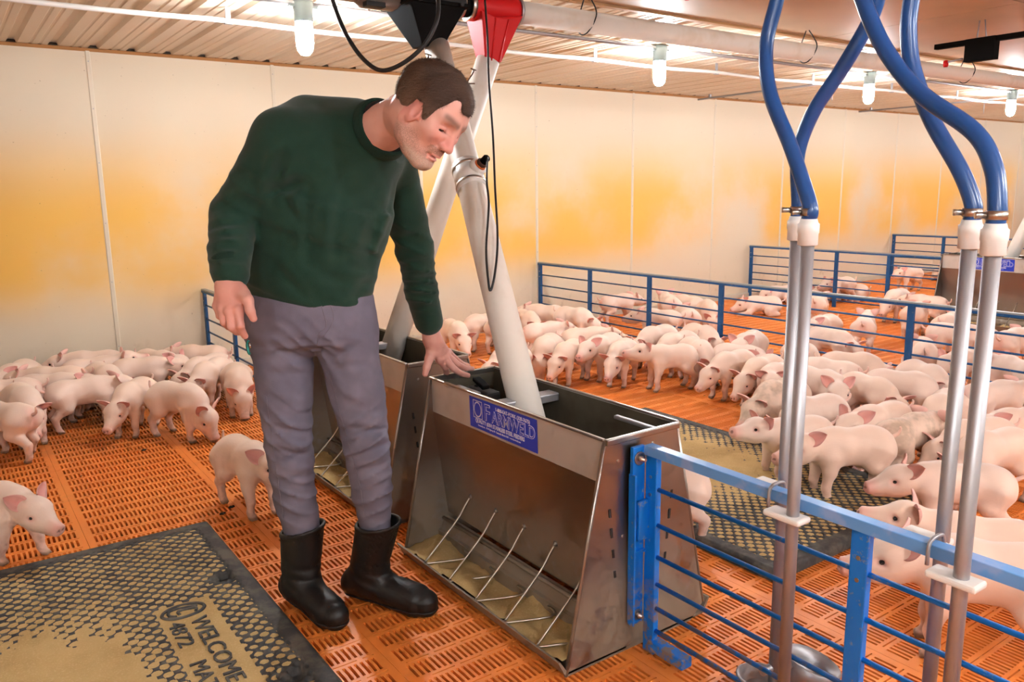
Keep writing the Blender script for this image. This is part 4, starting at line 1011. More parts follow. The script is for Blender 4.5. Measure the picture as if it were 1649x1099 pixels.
# piglets: x, y, heading, size, pose, grubby, label
PIGS = [
    (0.038, 3.308, -48.0, 1.00, 'walk', 0, 'pale piglet walking in from the picture edge towards the rubber mat'),
    (0.921, 3.195, -81.1, 1.00, 'stand', 0, "pale piglet half hidden behind the man's leg, tail towards the viewer"),
    (0.948, 4.412, -62.1, 1.05, 'down', 0, 'pale piglet sniffing downwards, nearest of the huddle by the wall'),
    (0.765, 4.676, -127.1, 1.00, 'low', 0, 'pale piglet of the wall huddle staring at the viewer with lowered head'),
    (0.559, 4.944, 1.4, 1.00, 'stand', 0, 'broadside pale piglet of the wall huddle with a curled tail'),
    (0.152, 4.618, 129.0, 1.00, 'walk', 0, 'pale piglet at the picture edge showing its rump before the wall huddle'),
    (0.262, 4.857, -83.2, 1.00, 'low', 0, "piglet of the wall huddle peering at the viewer over the edge piglet's rump"),
    (0.192, 5.142, 163.0, 1.00, 'turnL', 0, 'piglet looking out of the picture at the far edge of the wall huddle'),
    (0.287, 5.680, -120.8, 1.00, 'stand', 0, 'piglet with dark pink ears behind the peering piglet of the wall huddle'),
    (0.029, 5.493, -56.2, 1.00, 'stand', 0, 'piglet of the wall huddle cut off by the picture edge, one ear up'),
    (0.454, 5.366, 152.7, 1.00, 'stand', 0, 'greyish piglet standing in the second row of the wall huddle, no face showing'),
    (0.695, 5.516, -3.9, 1.00, 'up', 0, 'piglet by the wall lifting its head, one tall pink ear'),
    (0.430, 5.206, -27.2, 1.00, 'stand', 0, 'piglet in the second row of the wall huddle, back showing above the broadside one'),
    (0.943, 5.312, -23.6, 1.00, 'stand', 0, 'piglet in the second row of the wall huddle with a large upright ear'),
    (0.712, 5.699, 156.5, 1.00, 'stand', 0, 'piglet hard against the wall with only its pink ears above the others'),
    (1.066, 5.510, -65.0, 1.00, 'stand', 0, 'piglet hard against the wall near the blue fence, dark pink ear up'),
    (1.275, 5.167, -151.7, 1.00, 'low', 0, 'piglet in the back row of the wall huddle facing the viewer with spread pink ears'),
    (1.322, 5.467, 140.6, 1.00, 'stand', 0, 'piglet in the rear corner of the wall huddle beside the fence post'),
    (1.246, 4.936, -133.9, 1.00, 'low', 0, 'piglet of the wall huddle with drooping ears, facing the viewer above the sniffing one'),
    (1.345, 4.730, -102.4, 1.00, 'down', 0, 'piglet facing the viewer with its head hung low, at the fence end of the huddle'),
    (0.715, 5.254, -78.3, 1.00, 'low', 0, 'piglet squeezed between two others in the wall huddle, face half showing'),
    (2.205, 0.916, 124.8, 1.10, 'stand', 0, 'nearest pale piglet beyond the fence, broadside behind the outer pipes'),
    (2.453, 1.041, 123.5, 1.05, 'up', 0, 'pale piglet directly behind the nearest one beyond the fence'),
    (2.907, 1.326, 134.3, 1.00, 'stand', 0, 'broadside pale piglet standing past the end of the far mat'),
    (2.939, 1.786, 153.8, 1.00, 'stand', 0, 'pale piglet walking over the mat behind the inner pipes'),
    (2.966, 2.056, 162.2, 1.00, 'up', 0, 'alert pale piglet on the mat with raised ears, looking towards the man'),
    (3.410, 1.925, 173.5, 1.00, 'stand', 0, 'piglet just behind the mat piglets, eye showing between the pipe pairs'),
    (3.345, 1.749, -3.8, 1.00, 'stand', 1, 'piglet with a dusty back turned away, between the pipe pairs'),
    (3.506, 1.541, 161.1, 1.00, 'low', 0, 'piglet with lowered head and drooping ear seen through the outer pipes'),
    (3.370, 1.414, 164.2, 1.00, 'down', 0, 'piglet nosing downwards behind the outer pipes'),
    (3.892, 1.535, 161.3, 1.00, 'stand', 0, 'piglet at the picture edge behind the outer pipes, pink ear forward'),
    (3.836, 1.848, -166.6, 1.00, 'low', 0, 'piglet facing the viewer beside the outer pipes, dark snout'),
    (3.299, 2.199, 167.1, 1.00, 'down', 0, 'piglet nosing down behind the alert mat piglet'),
    (3.452, 2.497, -178.7, 1.00, 'low', 1, 'grubby grey-stained piglet standing just behind the mat'),
    (3.822, 2.509, -97.3, 1.00, 'turnR', 0, 'piglet just past the inner pipes turning its face to the viewer'),
    (4.127, 2.202, -71.7, 1.00, 'down', 0, 'cream piglet with its head tucked down in the middle of the crowd'),
    (3.927, 2.274, -104.9, 1.00, 'low', 0, 'pinkish piglet standing close behind the tucked-down one'),
    (4.394, 2.661, -54.7, 1.00, 'low', 0, 'piglet against the long fence, its back crossed by the lowest rods'),
    (4.466, 2.263, -116.7, 1.00, 'low', 0, 'piglet nosing along the long fence past its sixth post'),
    (5.049, 2.581, 29.9, 1.00, 'stand', 0, 'piglet beyond the long fence with its round rump to the viewer'),
    (5.049, 2.321, 173.0, 1.00, 'stand', 0, 'piglet beyond the long fence just behind the outer rear pipe'),
    (4.319, 1.831, -21.0, 1.00, 'stand', 0, 'piglet standing close along the long fence at the picture edge'),
    (4.964, 2.000, 61.5, 1.00, 'stand', 0, 'piglet beyond the long fence at the picture edge, pink ear down'),
    (5.931, 2.431, -0.2, 1.00, 'stand', 0, 'piglet beyond the long fence walking out of the picture'),
    (6.352, 3.058, 6.6, 1.00, 'stand', 0, 'piglet with rump turned, before the far feeder'),
    (5.903, 2.796, -67.0, 1.00, 'stand', 0, 'piglet standing before the far feeder next to one with its rump turned'),
    (6.663, 3.504, 17.3, 1.00, 'stand', 0, "piglet seen from behind just past the long fence's sixth post"),
    (5.811, 3.446, 26.3, 1.00, 'up', 0, 'piglet seen from behind with lifted head in the middle pen'),
    (5.047, 3.234, -96.8, 1.00, 'low', 0, 'broadside piglet in the middle pen close behind the long fence'),
    (5.579, 3.658, -174.8, 1.00, 'stand', 0, 'piglet rump visible just past the inner pipes in the middle pen'),
    (4.452, 3.050, -125.2, 1.00, 'down', 0, 'piglet nosing down at the long fence behind the inner pipes'),
    (4.414, 3.454, -160.0, 1.00, 'stand', 0, 'round-backed piglet just beyond the long fence, before the inner pipes'),
    (4.127, 3.283, -75.9, 1.00, 'turnR', 0, 'piglet amid the crowd just before the inner pipes, face turned aside'),
    (4.122, 2.645, 99.4, 1.00, 'stand', 0, 'piglet with only its back above the crowd, past the inner pipes'),
    (3.891, 2.939, -171.2, 1.00, 'low', 0, 'piglet with two pink ears heading towards the empty orange floor'),
    (3.842, 2.773, -176.3, 1.00, 'turnL', 0, 'piglet peeking out beside the inner pipes'),
    (3.888, 3.165, 179.5, 1.00, 'low', 0, 'piglet stepping forward with spread ears at the front of the crowd'),
    (3.731, 3.534, 161.3, 1.00, 'up', 0, 'piglet holding its snout high at the front of the crowd'),
    (3.598, 3.834, -148.9, 1.00, 'low', 0, 'front piglet of the crowd facing the viewer with both ears out'),
    (3.606, 4.030, -164.6, 1.00, 'stand', 0, 'front piglet of the crowd nearest the drop tube, three-quarter view'),
    (3.348, 4.088, -152.2, 1.00, 'low', 0, 'piglet with its face half hidden behind the three-quarter front piglet'),
    (3.333, 4.305, -144.1, 1.00, 'down', 0, 'piglet head down right beside the drop tube'),
    (2.925, 4.185, -160.9, 1.00, 'low', 0, 'piglet whose face appears before the drop tube above the nearer feeder'),
    (3.128, 5.179, -100.2, 1.00, 'low', 0, "piglet facing the viewer between the man's hand and the drop tube"),
    (3.518, 5.409, -178.3, 1.00, 'low', 0, "piglet behind the one by the man's hand, ears up"),
    (3.592, 5.219, 30.2, 1.00, 'stand', 0, 'piglet mostly hidden behind the drop tube'),
    (3.714, 4.811, -10.8, 1.00, 'stand', 0, 'broadside piglet in the second row just past the drop tube'),
    (3.753, 4.366, -19.0, 1.00, 'stand', 0, 'piglet back in the second row of the crowd between two front piglets'),
    (4.133, 4.048, -176.1, 1.00, 'low', 0, 'piglet in the second row looking towards the drop tube'),
    (4.089, 3.806, -177.0, 1.00, 'low', 0, 'piglet in the second row with one pink ear, above the high-snouted one'),
    (4.010, 3.544, -112.3, 1.00, 'down', 0, 'piglet with both ears showing between the two foremost right of the high-snouted one'),
    (4.218, 5.469, 118.7, 1.00, 'stand', 0, 'piglet of the back row by the wall, tall ear up, near the drop tube'),
    (4.267, 5.112, -76.2, 1.00, 'low', 0, 'piglet of the back row lowering its head towards the fence'),
    (3.898, 5.295, -100.4, 1.00, 'low', 0, 'piglet of the back row just past the drop tube, ears back'),
    (5.232, 5.624, -11.3, 1.00, 'stand', 0, "pink piglet in the middle pen behind the long fence's second post"),
    (5.457, 5.187, 56.6, 1.00, 'up', 0, 'piglet in the middle pen turned to the wall with lifted ears'),
    (5.661, 5.136, 87.4, 1.00, 'stand', 0, 'piglet in the middle pen close to the wall, ear dark pink'),
    (4.792, 4.659, 114.4, 1.00, 'stand', 0, "piglet in the middle pen with its rump at the fence's third post"),
    (5.517, 4.759, -129.6, 1.00, 'down', 0, 'piglet of the middle pen facing the viewer, head down by the fourth post'),
    (5.086, 4.635, 57.4, 1.00, 'stand', 0, 'piglet of the middle pen nestled among the ones at the wall'),
    (4.494, 3.935, -100.9, 1.00, 'low', 0, "piglet of the middle pen close behind the fence's fourth post"),
    (6.687, 5.087, 138.7, 1.00, 'lie', 0, 'pinkish piglet lying flat on the open orange floor of the middle pen'),
    (6.483, 4.316, 25.5, 1.00, 'stand', 0, 'piglet of the middle pen showing its rump past the inner pipes'),
    (8.008, 5.074, 165.6, 1.00, 'stand', 0, 'distant piglet standing against the wall in the third pen'),
    (7.509, 5.479, 164.1, 1.00, 'lie', 0, 'distant piglet lying by the wall behind the inner pipes'),
    (8.014, 5.259, -174.6, 1.00, 'lie', 0, 'distant piglet lying among others in the third pen'),
    (8.313, 5.117, 91.5, 1.00, 'lie', 0, 'distant piglet lying alone in the third pen near the wall'),
    (9.540, 5.137, 171.3, 1.00, 'stand', 0, 'distant pink piglet standing broadside near the wall before the farthest fence'),
    (7.322, 4.046, -171.6, 1.00, 'low', 0, 'distant piglet facing the viewer by the far fence posts'),
    (7.227, 3.704, 88.0, 1.00, 'stand', 0, 'distant piglet with a rounded back beside the far feeder'),
    (10.960, 5.431, 17.1, 1.00, 'lie', 0, 'most distant piglet lying by the wall past the broadside one'),
    (2.010, 1.945, 160.0, 1.00, 'down', 0, 'piglet eating at the nearer feeder, only its rump and tail past the end panel'),
]

# ------------------------------------------------------------------ piglets
def rot_head(yaw, pitch):
    cy, sy, cp, sp = math.cos(yaw), math.sin(yaw), math.cos(pitch), math.sin(pitch)
    f = np.array([cp * cy, cp * sy, sp]); l = np.array([-sy, cy, 0]); u = np.cross(f, l)
    return f, l, u
POSES = {  # head yaw, head pitch, neck height, leg swing
    'stand': (0.10, -0.12, 0.236, 0.0), 'low': (-0.08, -0.52, 0.212, 0.0), 'down': (0.12, -1.00, 0.200, 0.0), 'up': (0.0, 0.16, 0.246, 0.0),
    'turnL': (0.75, -0.2, 0.230, 0.0), 'turnR': (-0.75, -0.25, 0.228, 0.0), 'walk': (-0.15, -0.30, 0.226, 1.0), 'lie': (0.15, -0.30, 0.135, 0.0)}
def pig_meshes(pose):
    yaw, pitch, nz, sw = POSES[pose]
    lie = pose == 'lie'
    drop = 0.105 if lie else 0.0
    f, l, u = rot_head(yaw, pitch)
    nb = np.array([0.112, 0, nz])
    H = lambda x, y, z: nb + f * x + l * y + u * z
    legs = []
    for s in (-1, 1):
        g = 0.035 * sw * s
        if not lie:
            legs.append(([(0.092, 0.042 * s, 0.185), (0.096 + g * 0.3, 0.048 * s, 0.135), (0.108 + g * 0.9, 0.049 * s, 0.072), (0.101 + g * 1.2, 0.049 * s, 0.032), (0.112 + g * 1.3, 0.049 * s, 0.012)], (0.040, 0.0265, 0.0172, 0.0140, 0.0152)))
            legs.append(([(-0.125, 0.042 * s, 0.202), (-0.100 - g * 0.3, 0.052 * s, 0.148), (-0.162 - g * 0.9, 0.050 * s, 0.094), (-0.152 - g * 1.2, 0.050 * s, 0.034), (-0.138 - g * 1.3, 0.050 * s, 0.012)], (0.058, 0.038, 0.0190, 0.0145, 0.0155)))
        else:
            legs.append(([(0.09, 0.05 * s, 0.09), (0.13, 0.075 * s, 0.035), (0.19, 0.07 * s, 0.018), (0.235, 0.07 * s, 0.014)], (0.046, 0.030, 0.018, 0.016)))
            legs.append(([(-0.12, 0.05 * s, 0.09), (-0.06, 0.085 * s, 0.05), (-0.14, 0.10 * s, 0.022), (-0.06, 0.11 * s, 0.016)], (0.064, 0.045, 0.022, 0.017)))
    def sd(P):
        q = P + np.array([0, 0, drop])
        tr = ell(q, (-0.115, 0, 0.218), (0.085, 0.066, 0.072))
        tr = smin(tr, ell(q, (-0.022, 0, 0.2165), (0.135, 0.066, 0.0735)), 0.05)
        tr = smin(tr, ell(q, (0.072, 0, 0.218), (0.080, 0.060, 0.072)), 0.05)
        nk = chain(P, [(0.06, 0, 0.222 - drop), tuple(nb), tuple(H(0.075, 0, -0.004))], (0.060, 0.050, 0.044))
        d = smin(tr, nk, 0.04)
        hd = ell(P, H(0.088, 0, 0.004), (0.060, 0.054, 0.052), np.stack([f, l, u]))
        hd = smin(hd, ell(P, H(0.100, 0, -0.024), (0.055, 0.043, 0.036), np.stack([f, l, u])), 0.025)
        hd = smin(hd, rcone(P, H(0.118, 0, -0.008), H(0.196, 0, -0.020), 0.037, 0.0265), 0.03)
        hd = smin(hd, ell(P, H(0.207, 0, -0.018), (0.0085, 0.0275, 0.0245), np.stack([f, l, u])), 0.006)
        hd = smin(hd, rcone(P, H(0.125, 0, -0.036), H(0.178, 0, -0.044), 0.022, 0.013), 0.012)
        for s in (-1, 1):
            hd = smin(hd, ell(P, H(0.100, 0.034 * s, 0.024), (0.024, 0.014, 0.014), np.stack([f, l, u])), 0.016)
            hd = smax(hd, -ell(P, H(0.122, 0.044 * s, 0.008), (0.013, 0.007, 0.009), np.stack([f, l, u])), 0.008)
            hd = smax(hd, -ell(P, H(0.217, 0.009 * s, -0.015), (0.006, 0.0045, 0.005), np.stack([f, l, u])), 0.002)
        d = smin(d, hd, 0.028)
        for k, (pts, rr) in enumerate(legs):
            d = smin(d, chain(P, pts, rr, 0.012), 0.03)
            if not lie:
                e = np.array(pts[-1])
                for t in (-1, 1):
                    d = smin(d, rcone(P, e + (0.0, 0.008 * t, 0.004), e + (0.014, 0.008 * t, -0.003), 0.0098, 0.0080), 0.004)
        # shallow folds: groin, elbow, between the hams
        d = d + 0.006 * np.exp(-((q[:, 0] + 0.20) / 0.02) ** 2 - (q[:, 1] / 0.012) ** 2) * (q[:, 2] > 0.08)
        d = d + 0.0022 * np.exp(-(((q[:, 0] - 0.03) / 0.016) ** 2)) * np.clip((0.19 - q[:, 2]) / 0.06, 0, 1)
        d = d + 0.0015 * wob(P, 60, 3)
        return np.maximum(d, -P[:, 2] + 0.0005)
    hi_x = 0.40
    v, fc = surface_net(sd, (-0.225, -0.145 if lie else -0.26 if abs(yaw) > 0.5 else -0.125, -0.004), (hi_x, 0.145 if lie else 0.26 if abs(yaw) > 0.5 else 0.125, 0.36), 0.0068)
    me = np_mesh('piglet_body', v, fc); me.materials.append(M['pig_skin'])
    hv = (v - nb); hx, hy, hz = hv @ f, hv @ l, hv @ u
    head = (hx > 0.05)
    pink = np.clip((hx - 0.165) / 0.045, 0, 1) * 0.75
    pink = np.maximum(pink, np.where(head, 0.75 * np.exp(-((hx - 0.122) / 0.016) ** 2 - ((np.abs(hy) - 0.042) / 0.014) ** 2 - ((hz - 0.008) / 0.012) ** 2), 0))
    zz = v[:, 2] + drop
    pink = np.maximum(pink, 0.30 * np.clip((0.15 - zz) / 0.1, 0, 1))
    pink = np.maximum(pink, 0.5 * np.exp(-((v[:, 0] + 0.20) / 0.035) ** 2 - (v[:, 1] / 0.03) ** 2))
    float_attr(me, 'pink', pink)
    float_attr(me, 'low', np.clip((0.13 - zz) / 0.1, 0, 1))
    float_attr(me, 'hoof', np.clip((0.020 - v[:, 2]) / 0.006, 0, 1) if not lie else np.zeros(len(v)))
    float_attr(me, 'dark', np.where((hx > 0.204) & (np.hypot(np.abs(hy) - 0.009, hz + 0.015) < 0.0055), 1.0, 0.0) * 0.8 + np.where((hx > 0.13) & (hx < 0.19) & (np.abs(hz + 0.036 + 0.06 * (hx - 0.15)) < 0.0035), 0.12, 0))
    out = {'body': me}
    # ears: cupped leaves with thickness
    rs = np.random.RandomState(hash(pose) % 1000 if False else len(pose) * 7)
    for s in (-1, 1):
        b = H(0.060, 0.036 * s, 0.036)
        if pose in ('low', 'up', 'turnL'):      # ears pricked to the sides, hollow to the front
            ax = f * (0.05 + 0.1 * rs.rand()) + l * s * (0.80 + 0.2 * rs.rand()) + u * (0.42 + 0.3 * rs.rand()); nr = f * 0.9 - u * 0.25 + l * s * 0.1; inner = 0
        else:                                   # ears laid back
            ax = f * (-0.62 + 0.2 * rs.rand()) + l * s * 0.60 + u * (0.30 + 0.2 * rs.rand()); nr = -(u * 0.55 + l * s * 0.62 + f * 0.35) * -1; inner = 0
        ax /= np.linalg.norm(ax)
        nr -= ax * (nr @ ax); nr /= np.linalg.norm(nr)
        wd = np.cross(ax, nr)
        nu, nv = 9, 7; V = []; K = []
        for side in (0, 1):
            for i in range(nu):
                t = i / (nu - 1)
                hw = 0.0285 * (math.sin(PI * min(1, 0.30 + 0.70 * t ** 0.9)) ** 0.8) + 0.0012
                for j in range(nv):
                    c = -1 + 2 * j / (nv - 1)
                    cup = 0.015 * (c * c) * (1 - 0.6 * t) + 0.014 * t * t
                    V.append(b - ax * 0.006 + ax * 0.070 * t + wd * hw * c + nr * (cup + (0.0032 * (1 - 0.6 * t) if side == 0 else 0) - 0.006))
                    K.append(0.9 * (1 - 0.4 * abs(c)) if side == 0 else 0.2)
        V = np.array(V); Fq = []; o = nu * nv
        for i in range(nu - 1):
            for j in range(nv - 1):
                q = [i * nv + j, i * nv + j + 1, (i + 1) * nv + j + 1, (i + 1) * nv + j]
                Fq.append(q); Fq.append([o + x for x in q[::-1]])
        rim = [i * nv for i in range(nu)] + [(nu - 1) * nv + j for j in range(1, nv)] + [i * nv + nv - 1 for i in range(nu - 2, -1, -1)]
        for a, c in zip(rim[:-1], rim[1:]): Fq.append([a, c, o + c, o + a])
        em = np_mesh('piglet_ear', V, np.array(Fq)); em.materials.append(M['pig_ear']); float_attr(em, 'pink', K)
        bm = bmesh.new(); bm.from_mesh(em); bmesh.ops.recalc_face_normals(bm, faces=bm.faces); bm.to_mesh(em); bm.free()
        out['ear%d' % s] = em
        ey = MB().lathe(H(0.1205, 0.0395 * s, 0.0085), [(0.0005, -0.0070), (0.0050, -0.0050), (0.0074, 0), (0.0050, 0.0050), (0.0005, 0.0070)], 8, tuple(l * s * 0.9 + f * 0.4), False, False).mesh('piglet_eye')
        ey.materials.append(M['pig_eye']); out['eye%d' % s] = ey
    t0 = V3((-0.196, 0, 0.245 - drop))
    tl = MB().tube(spline([t0 + V3((0.02, 0, -0.012)), t0 + V3((-0.010, 0.0, 0.002)), t0 + V3((-0.024, 0.004, 0.012)), t0 + V3((-0.030, 0.008, 0.028)), t0 + V3((-0.028, 0.008, 0.040))], 4), 0.006, 8, radii=[0.0095 - 0.0055 * k / 16 for k in range(17)]).mesh('piglet_tail')
    tl.materials.append(M['pig_skin']); [float_attr(tl, k_, [v_] * len(tl.vertices)) for k_, v_ in (('pink', 0.35), ('low', 0.0), ('hoof', 0.0), ('dark', 0.0))]
    out['tail'] = tl
    return out
PIG_MESH = {}
for (px, py, ang, sc, pose, dirty, label) in PIGS:
    if pose not in PIG_MESH: PIG_MESH[pose] = pig_meshes(pose)
    g = PIG_MESH[pose]
    r = tag(empty('piglet', (px, py, 0), math.radians(ang)), label, 'pig', 'piglets in the pens')
    sc *= 0.97 + 0.06 * ((px * 7.3 + py * 3.1) % 1.0)
    r.scale = (sc, sc, sc * (0.97 + 0.06 * ((px * 3.7 + py * 5.1) % 1.0)))
    me = g['body']
    if dirty:
        me = me.copy(); me.materials.clear(); me.materials.append(M['pig_skin_dirty'])
    link('body', me, None, r)
    for s in (-1, 1):
        link('ear', g['ear%d' % s], None, r)
        link('eye', g['eye%d' % s], None, r)
    link('tail', g['tail'], None, r)

# ------------------------------------------------------------------ the man
from mathutils.bvhtree import BVHTree
man = tag(empty('person', (0.885, 2.245, 0)), 'man in dark green sweatshirt, grey work trousers and black rubber boots leaning over a feeder', 'person')
MO = np.array(man.location)
RT = np.array((0.815, -0.579, -0.014)); UP = np.array((0.119, 0.144, 0.982)); FW = np.array((0.567, 0.802, -0.186))   # across, up and away as the man stands
A = lambda *p: np.array(p, float)
def ripple(P, c, d, lam, amp, R, ph=0.0, bend=0.0, sharp=False):
    d = A(*d); d = d / np.linalg.norm(d); q = P - A(*c)
    r2 = (q ** 2).sum(1)
    a = np.sin(2 * PI * (q @ d) / lam + ph + bend * wob(P, 18, 11))
    if sharp: a = 1.0 - 1.6 * (1 - np.abs(a)) ** 2
    return amp * a * np.exp(-r2 / (R * R))
def crease(P, a, b, w, amp):
    """groove along the segment a-b"""
    return amp * np.exp(-(np.maximum(rcone(P, a, b, 0, 0), 0) / w) ** 2)
def folds(P, lines, c, w=0.010, amp=0.006):
    """pinched folds on the front of a garment: each line is a groove with a soft ridge on its upper side"""
    out = np.zeros(len(P)); front = np.clip(0.5 - ((P - A(*c)) @ FW) / 0.06, 0, 1)
    Q = np.stack([P @ RT, P @ UP], 1)
    for a, b, k in lines:
        a2, b2 = A(A(*a) @ RT, A(*a) @ UP), A(A(*b) @ RT, A(*b) @ UP)
        ab = b2 - a2; L = np.linalg.norm(ab); t = np.clip((Q - a2) @ ab / (L * L), 0, 1)
        n = A(-ab[1], ab[0]) / L; n = n if n[1] > 0 else -n
        q = Q - a2 - t[:, None] * ab; dd = np.linalg.norm(q, axis=1); sgn = q @ n
        tp = np.sin(PI * np.clip(t, 0.08, 1)) ** 0.6
        out += k * amp * tp * (np.exp(-(dd / w) ** 2) - 0.7 * np.exp(-((dd - 1.7 * w) / (1.1 * w)) ** 2) * (sgn > 0))
    return out * front
def man_part(name, fn, lo, hi, h, mat, parent, attrs=None):
    v, f = surface_net(fn, lo, hi, h)
    me = np_mesh(name, v - MO, f)
    if attrs:
        for k, a in attrs(v).items(): float_attr(me, k, a)
    return link(name, me, mat, parent)
def box_of(pts, m):
    p = np.array(pts); return p.min(0) - m, p.max(0) + m

# ---- trousers
HR, KR, CR, BR = (0.784, 2.282, 0.888), (0.775, 2.254, 0.580), (0.791, 2.271, 0.380), (0.812, 2.284, 0.232)
HL, KL, CL, BL = (0.946, 2.191, 0.881), (0.962, 2.117, 0.558), (0.980, 2.129, 0.399), (0.994, 2.150, 0.255)
W0, W1, W2 = (0.863, 2.245, 1.025), (0.860, 2.238, 0.931), (0.854, 2.221, 0.842)
LATP = RT + 0.10 * FW
def trousers(P):
    d = etube(P, [W0, W1, W2], [LATP] * 3, [0.172, 0.182, 0.165], [0.118, 0.126, 0.108])
    r = chain(P, [HR, KR, CR, BR], (0.094, 0.072, 0.065, 0.052), 0.01)
    l = chain(P, [HL, KL, CL, BL], (0.092, 0.072, 0.063, 0.045), 0.01)
    legs = smin(r, l, 0.012)
    d = smin(d, legs, 0.035)
    d += crease(P, (0.827, 2.119, 0.803), (0.814, 2.133, 0.716), 0.016, 0.014)
    for c, dr, lam, amp, R in (((0.814, 2.136, 0.833), (0.5, -0.35, 0.75), 0.045, 0.0045, 0.10), ((0.757, 2.196, 0.601), (0.3, -0.2, 0.9), 0.05, 0.0065, 0.10), ((0.952, 2.053, 0.577), (-0.35, 0.25, 0.9), 0.05, 0.0075, 0.10),
                               ((0.774, 2.201, 0.406), (0.4, -0.3, 0.85), 0.06, 0.006, 0.10), ((0.968, 2.063, 0.402), (-0.3, 0.2, 0.9), 0.06, 0.006, 0.10), ((0.736, 2.185, 0.755), (-0.5, 0.3, 0.8), 0.09, 0.003, 0.12), ((0.894, 2.073, 0.752), (0.5, -0.3, 0.8), 0.09, 0.003, 0.12)):
        d += ripple(P, c, dr, lam * 1.7, amp * 1.25, R, bend=1.9, sharp=True)
    d += folds(P, [((0.842, 2.157, 0.798), (0.745, 2.240, 0.860), 0.8), ((0.834, 2.159, 0.781), (0.724, 2.237, 0.779), 0.7), ((0.849, 2.154, 0.802), (0.961, 2.089, 0.863), 0.8), ((0.852, 2.147, 0.784), (0.965, 2.072, 0.805), 0.6), ((0.834, 2.181, 0.877), (0.720, 2.266, 0.897), 0.4), ((0.700, 2.219, 0.629), (0.801, 2.141, 0.603), 1.2), ((0.695, 2.208, 0.570), (0.781, 2.139, 0.533), 1.3), ((0.703, 2.190, 0.517), (0.793, 2.136, 0.557), 1.0), ((0.692, 2.187, 0.468), (0.786, 2.123, 0.480), 0.8), ((0.885, 2.086, 0.622), (0.996, 2.003, 0.603), 1.3), ((0.883, 2.068, 0.538), (0.993, 2.000, 0.578), 1.3), ((0.884, 2.057, 0.493), (0.977, 1.997, 0.519), 1.0), ((0.891, 2.041, 0.447), (0.976, 1.984, 0.460), 0.8), ((0.702, 2.166, 0.406), (0.789, 2.110, 0.431), 0.8), ((0.892, 2.028, 0.394), (0.968, 1.980, 0.418), 0.8), ((0.727, 2.219, 0.713), (0.797, 2.158, 0.662), 0.5), ((0.880, 2.110, 0.710), (0.959, 2.042, 0.660), 0.5)], (0.854, 2.232, 0.727), 0.011, 0.0075)
    d += 0.0025 * wob(P, 35, 21) + 0.0012 * wob(P, 80, 22)
    d = smax(d, (P - A(*W0)) @ UP - 0.028, 0.006)
    return d
lo, hi = box_of([HR, HL, BR, BL, W0], A(0.14, 0.14, 0.08))
tr = man_part('trousers', trousers, lo, hi, 0.0068, M['trousers_grey'], man)
bvh = BVHTree.FromPolygons([tuple(v.co) for v in tr.data.vertices], [tuple(p.vertices) for p in tr.data.polygons])
def seam(pts, r, mat, name, parent, lift=0.0):
    out = []
    for p in spline(pts, 8):
        o = Vector(p) - man.location; dr = Vector(FW)
        loc, nrm, i, dist = bvh.ray_cast(o - dr * 0.4, dr)
        if loc is not None: out.append(loc)
    return MB().tube(out, r, 5).build(name, mat, parent)
seam([(0.822, 2.099, 1.021), (0.830, 2.082, 0.970), (0.830, 2.071, 0.928), (0.810, 2.080, 0.903), (0.806, 2.093, 0.841)], 0.0014, M['stitching'], 'fly_seam', tr)
seam([(0.838, 2.087, 1.020), (0.850, 2.067, 0.970), (0.845, 2.063, 0.936), (0.821, 2.071, 0.900)], 0.0012, M['stitching'], 'fly_seam', tr)
seam([(0.704, 2.203, 1.003), (0.686, 2.208, 0.970), (0.681, 2.238, 0.923)], 0.0014, M['stitching'], 'pocket_seam', tr)
seam([(0.833, 2.100, 0.792), (0.860, 2.073, 0.649), (0.889, 2.047, 0.465), (0.902, 2.057, 0.334)], 0.0012, M['stitching'], 'inseam', tr)
seam([(0.696, 2.205, 0.721), (0.700, 2.197, 0.538), (0.717, 2.213, 0.338)], 0.0012, M['stitching'], 'outseam', tr)
cl = MB().tube(spline([(0.671, 2.224, 0.885), (0.666, 2.224, 0.872), (0.667, 2.219, 0.853), (0.670, 2.215, 0.846)], 5), 0.004, 8).build('pocket_clip', M['clip_teal'], tr); cl.location = -man.location
c2 = MB().tube([(0.671, 2.217, 0.881), (0.672, 2.212, 0.864)], 0.0028, 8).build('clip_blade', M['steel_clip'], tr); c2.location = -man.location

